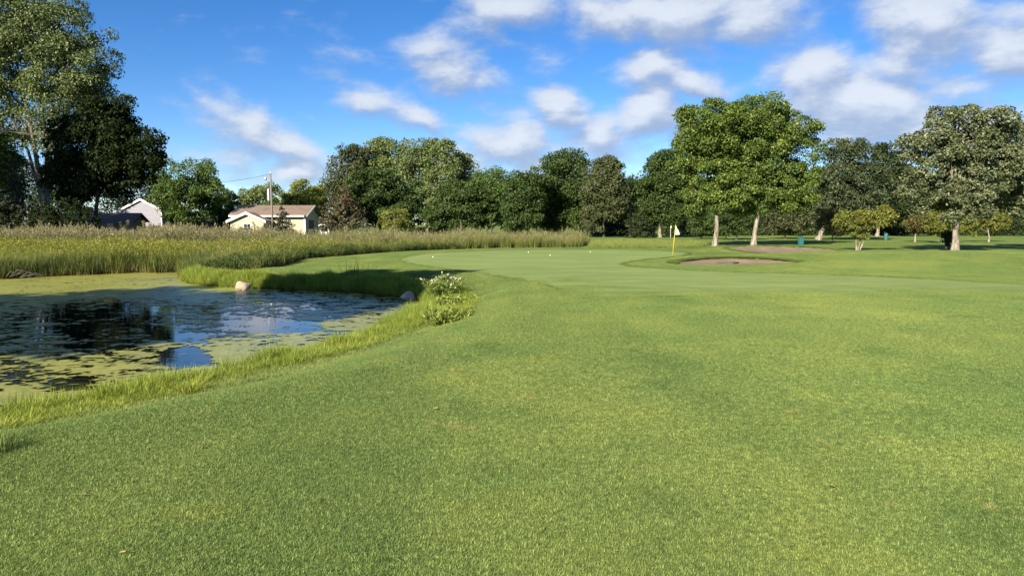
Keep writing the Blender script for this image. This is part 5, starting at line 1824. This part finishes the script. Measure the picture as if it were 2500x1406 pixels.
def flower_plant(label, x_, y_, w, h_, seed, flowers=True):
    r = np.random.default_rng(seed)
    root = thing('flowering_plant' if flowers else 'leafy_plant', label, 'plant', (x_, y_, H(x_, y_)))
    Vs = []; Qs = []; o = 0; Cs = []; Ns = []; Fc = []
    for k in range(60):
        a = r.uniform(0, 6.28); d = w / 2 * math.sqrt(r.uniform()); hh_ = h_ * r.uniform(.62, 1.0) * (1 - .25 * (2 * d / w) ** 2)
        b0 = np.array((d * .55 * math.cos(a), d * .55 * math.sin(a), 0)); t0 = np.array((d * math.cos(a), d * math.sin(a), hh_))
        V, q = tube_np(np.array([b0, (b0 + t0) / 2 + r.normal(0, .03, 3), t0]), np.array((.009, .007, .004)), 4); Vs.append(V); Qs.append(q + o); o += len(V)
        m = 36; t = r.uniform(.1, 1, m)
        Cs.append(b0 + (t0 - b0) * t[:, None] + r.normal(0, .06, (m, 3))); Ns.append(r.normal(size=(m, 3)) + (0, 0, .6))
        if flowers and r.uniform() < .42:
            g = 16
            cur = r.normal(0, .10, 2)
            s_ = r.uniform(0, 1, g)
            Fc.append(t0 + np.stack([cur[0] * s_, cur[1] * s_, .17 * s_ - .10 * s_ ** 2], 1) + r.normal(0, .012, (g, 3)))
    C = np.concatenate(Cs)
    V, q = leaves_np(C, np.concatenate(Ns), .14, .25, r, .8)
    c = link('foliage', mesh_np('foliage', V, [q], [M_STALK], attr={'rnd': ('FACE', r.uniform(0, 1, len(q)))}), root); c['kind'] = 'stuff'
    link('stem', mesh_np('stem', np.concatenate(Vs), [np.concatenate(Qs)], [M_STALK], smooth=True), root)
    if flowers:
        C = np.concatenate(Fc); V, q = leaves_np(C, r.normal(size=C.shape) + (0, -.6, .3), .038, .6, r)
        b = link('blossom', mesh_np('blossom', V, [q], [M_WHITE]), root); b['kind'] = 'stuff'
    return root


flower_plant('tall plant with drooping white flower spikes on the pond bank', fxp - .15, fyp + .9, 1.5, .92, 5)
for k, (px_, py_, w_, hh_, lab) in enumerate([(1052, 735, .7, .45, 'leafy plant in front of the second boulder'), (1120, 752, 1.4, .30, 'leafy green plant below the white flowers'),
                                              (1100, 785, 1.2, .22, 'low leafy plant on the right bank of the pond'), (820, 838, .5, .36, 'dark leafy clump at the near water edge')]):
    x_, y_ = hit(px_, py_)
    flower_plant(lab, x_, y_, w_, hh_, 20 + k, False)

# rushes standing on the far bank
x_, y_ = hit(868, 683)
rt = thing('rush_clump', 'sparse upright rushes on the shaded far bank', 'rushes', (x_, y_, H(x_, y_)))
r_ = np.random.default_rng(8)
for k in range(14):
    a = np.array((r_.uniform(-.55, .55), r_.uniform(-.3, .3), 0)); hh_ = r_.uniform(.5, .98)
    P = np.array([a, a + (r_.normal(0, .03), 0, hh_ * .5), a + (r_.normal(0, .09), r_.normal(0, .05), hh_)])
    V, q = tube_np(P, np.array((.010, .008, .004)), 4)
    link('stem', mesh_np('stem', V, [q], [mat_leaf((0.05, 0.07, 0.03))]), rt)

# driftwood at the far left shore
x_, y_ = on_plane(62, 676, -.9)
dw = MB()
r_ = np.random.default_rng(12)
for k in range(9):
    a = Vector((r_.uniform(-.9, .5), r_.uniform(-.3, .3), .05)); b_ = a + Vector((r_.uniform(.3, 1.0), r_.uniform(-.3, .1), r_.uniform(.05, .4)))
    m_ = (a + b_) / 2 + Vector((0, 0, r_.uniform(.02, .2)))
    dw.tube([a, m_, b_], [.018, .014, .006], 5)
o = dw.build('driftwood', B_GREY, None, smooth=True); o.location = (x_, y_ - .2, -.95)
tag(o, 'bleached dead branches at the far left shore of the pond', 'driftwood')

# fallen leaves on the lawn
M_DRYL = mat_leaf((0.42, 0.36, 0.14), (0.36, 0.30, 0.12), .2)
lm = MB()
lv = [(-.5, 0, .02), (-.25, .2, .10), (.15, .24, .12), (.5, 0, .02), (.15, -.22, .10), (-.25, -.2, .09), (0, 0, .0)]
lm.add(lv, [(0, 6, 1), (1, 6, 2), (2, 6, 3), (3, 6, 4), (4, 6, 5), (5, 6, 0)])
lo = None
for k, (px_, py_, sz, lab) in enumerate([(300, 1371, .05, 'yellow fallen leaf at the bottom left of the lawn'), (486, 1103, .06, 'tan fallen leaf on the left of the lawn'),
                                         (2030, 1196, .075, 'curled pale leaf on the lower right of the lawn'), (865, 979, .08, 'pale fallen leaf on the lawn left of centre'),
                                         (1067, 955, .06, 'small fallen leaf near the middle of the lawn'), (1064, 1006, .07, 'fallen leaf lying lowest near the middle of the lawn'),
                                         (1100, 980, .06, 'fallen leaf just right of the middle pair on the lawn')]):
    x_, y_ = hit(px_, py_)
    if lo is None:
        o = lm.build('fallen_leaf', M_DRYL); lo = o.data
    else:
        o = link('fallen_leaf', lo)
    o.location = (x_, y_, H(x_, y_) + .026); o.scale = (sz * .75, sz * .75, sz * .75); o.rotation_euler = (.1, -.15, k * 1.3)
    tag(o, lab, 'leaf', 'fallen leaves on the lawn')

# clippings lying loose in the lawn
M_CLIP = mat_blade('clipping', cols=((0.36, 0.31, 0.15), (0.26, 0.28, 0.11)), vary=.3)
clips = []
for k in range(3):
    r_ = np.random.default_rng(950 + k)
    a0 = np.linspace(0, 1, 5); bend = r_.uniform(-.3, .3)
    P = np.stack([(a0 - .5) * .085, bend * .085 * (a0 - .5) ** 2, .02 + .006 * np.sin(a0 * 3.1)], 1)
    w = np.array((.0012, .0022, .0024, .002, .0008))
    V = np.concatenate([P + np.stack([0 * w, w, 0 * w], 1), P - np.stack([0 * w, w, 0 * w], 1)])
    q = np.array([(i, i + 1, i + 6, i + 5) for i in range(4)])
    pm = PM(); pm.add(V, q, 0, r_.uniform(0, 1, 4)); clips.append(pm.mesh('clipping', [M_CLIP]))
x, y = rand_area(900, -9, 10, 3.4, 13)
ok = (np.abs(x) < .72 * y) & (sdist(x, y, POND) > 1.5) & (fbm(x * .7, y * .7, 91, 3) > .42)
x, y = x[ok], y[ok]
one = np.ones(len(x))
scatter('grass_clippings', 'loose dry clippings scattered over the near lawn', 'clippings', np.stack([x, y, h_base(x, y)], 1), np.stack([one * rng.uniform(.5, 1.3, len(x)), one, one], 1),
        np.stack([rng.normal(0, .12, len(x)), rng.normal(0, .12, len(x)), rng.uniform(0, 6.28, len(x))], 1), rng.integers(0, 3, len(x)), clips)

# dark clump where the lawn meets the bank at the left margin
x_, y_ = hit(45, 1105)
cr = thing('grass_clump', 'dark clump of long grass at the left margin where lawn meets bank', 'grass', (x_, y_, H(x_, y_) - .01))
pm = PM()
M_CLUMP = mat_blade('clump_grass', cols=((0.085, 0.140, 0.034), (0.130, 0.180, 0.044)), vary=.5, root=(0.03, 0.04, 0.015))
for k, (dx, dy, rr_) in enumerate([(-.25, 0, .18), (-.5, .1, .22), (-.85, .0, .25), (-.75, .3, .22)]):
    V, q, rn, al = blades(170, rr_, .10, .26, .008, lean=.8, curl=1.0, segs=4, seed=970 + k, flare=.5)
    V = V + np.array((dx, dy, H(x_ + dx, y_ + dy) - H(x_, y_))); pm.add(V, q, 0, rn, al)
bl = link('foliage', pm.mesh('foliage', [M_CLUMP]), cr); bl['kind'] = 'stuff'
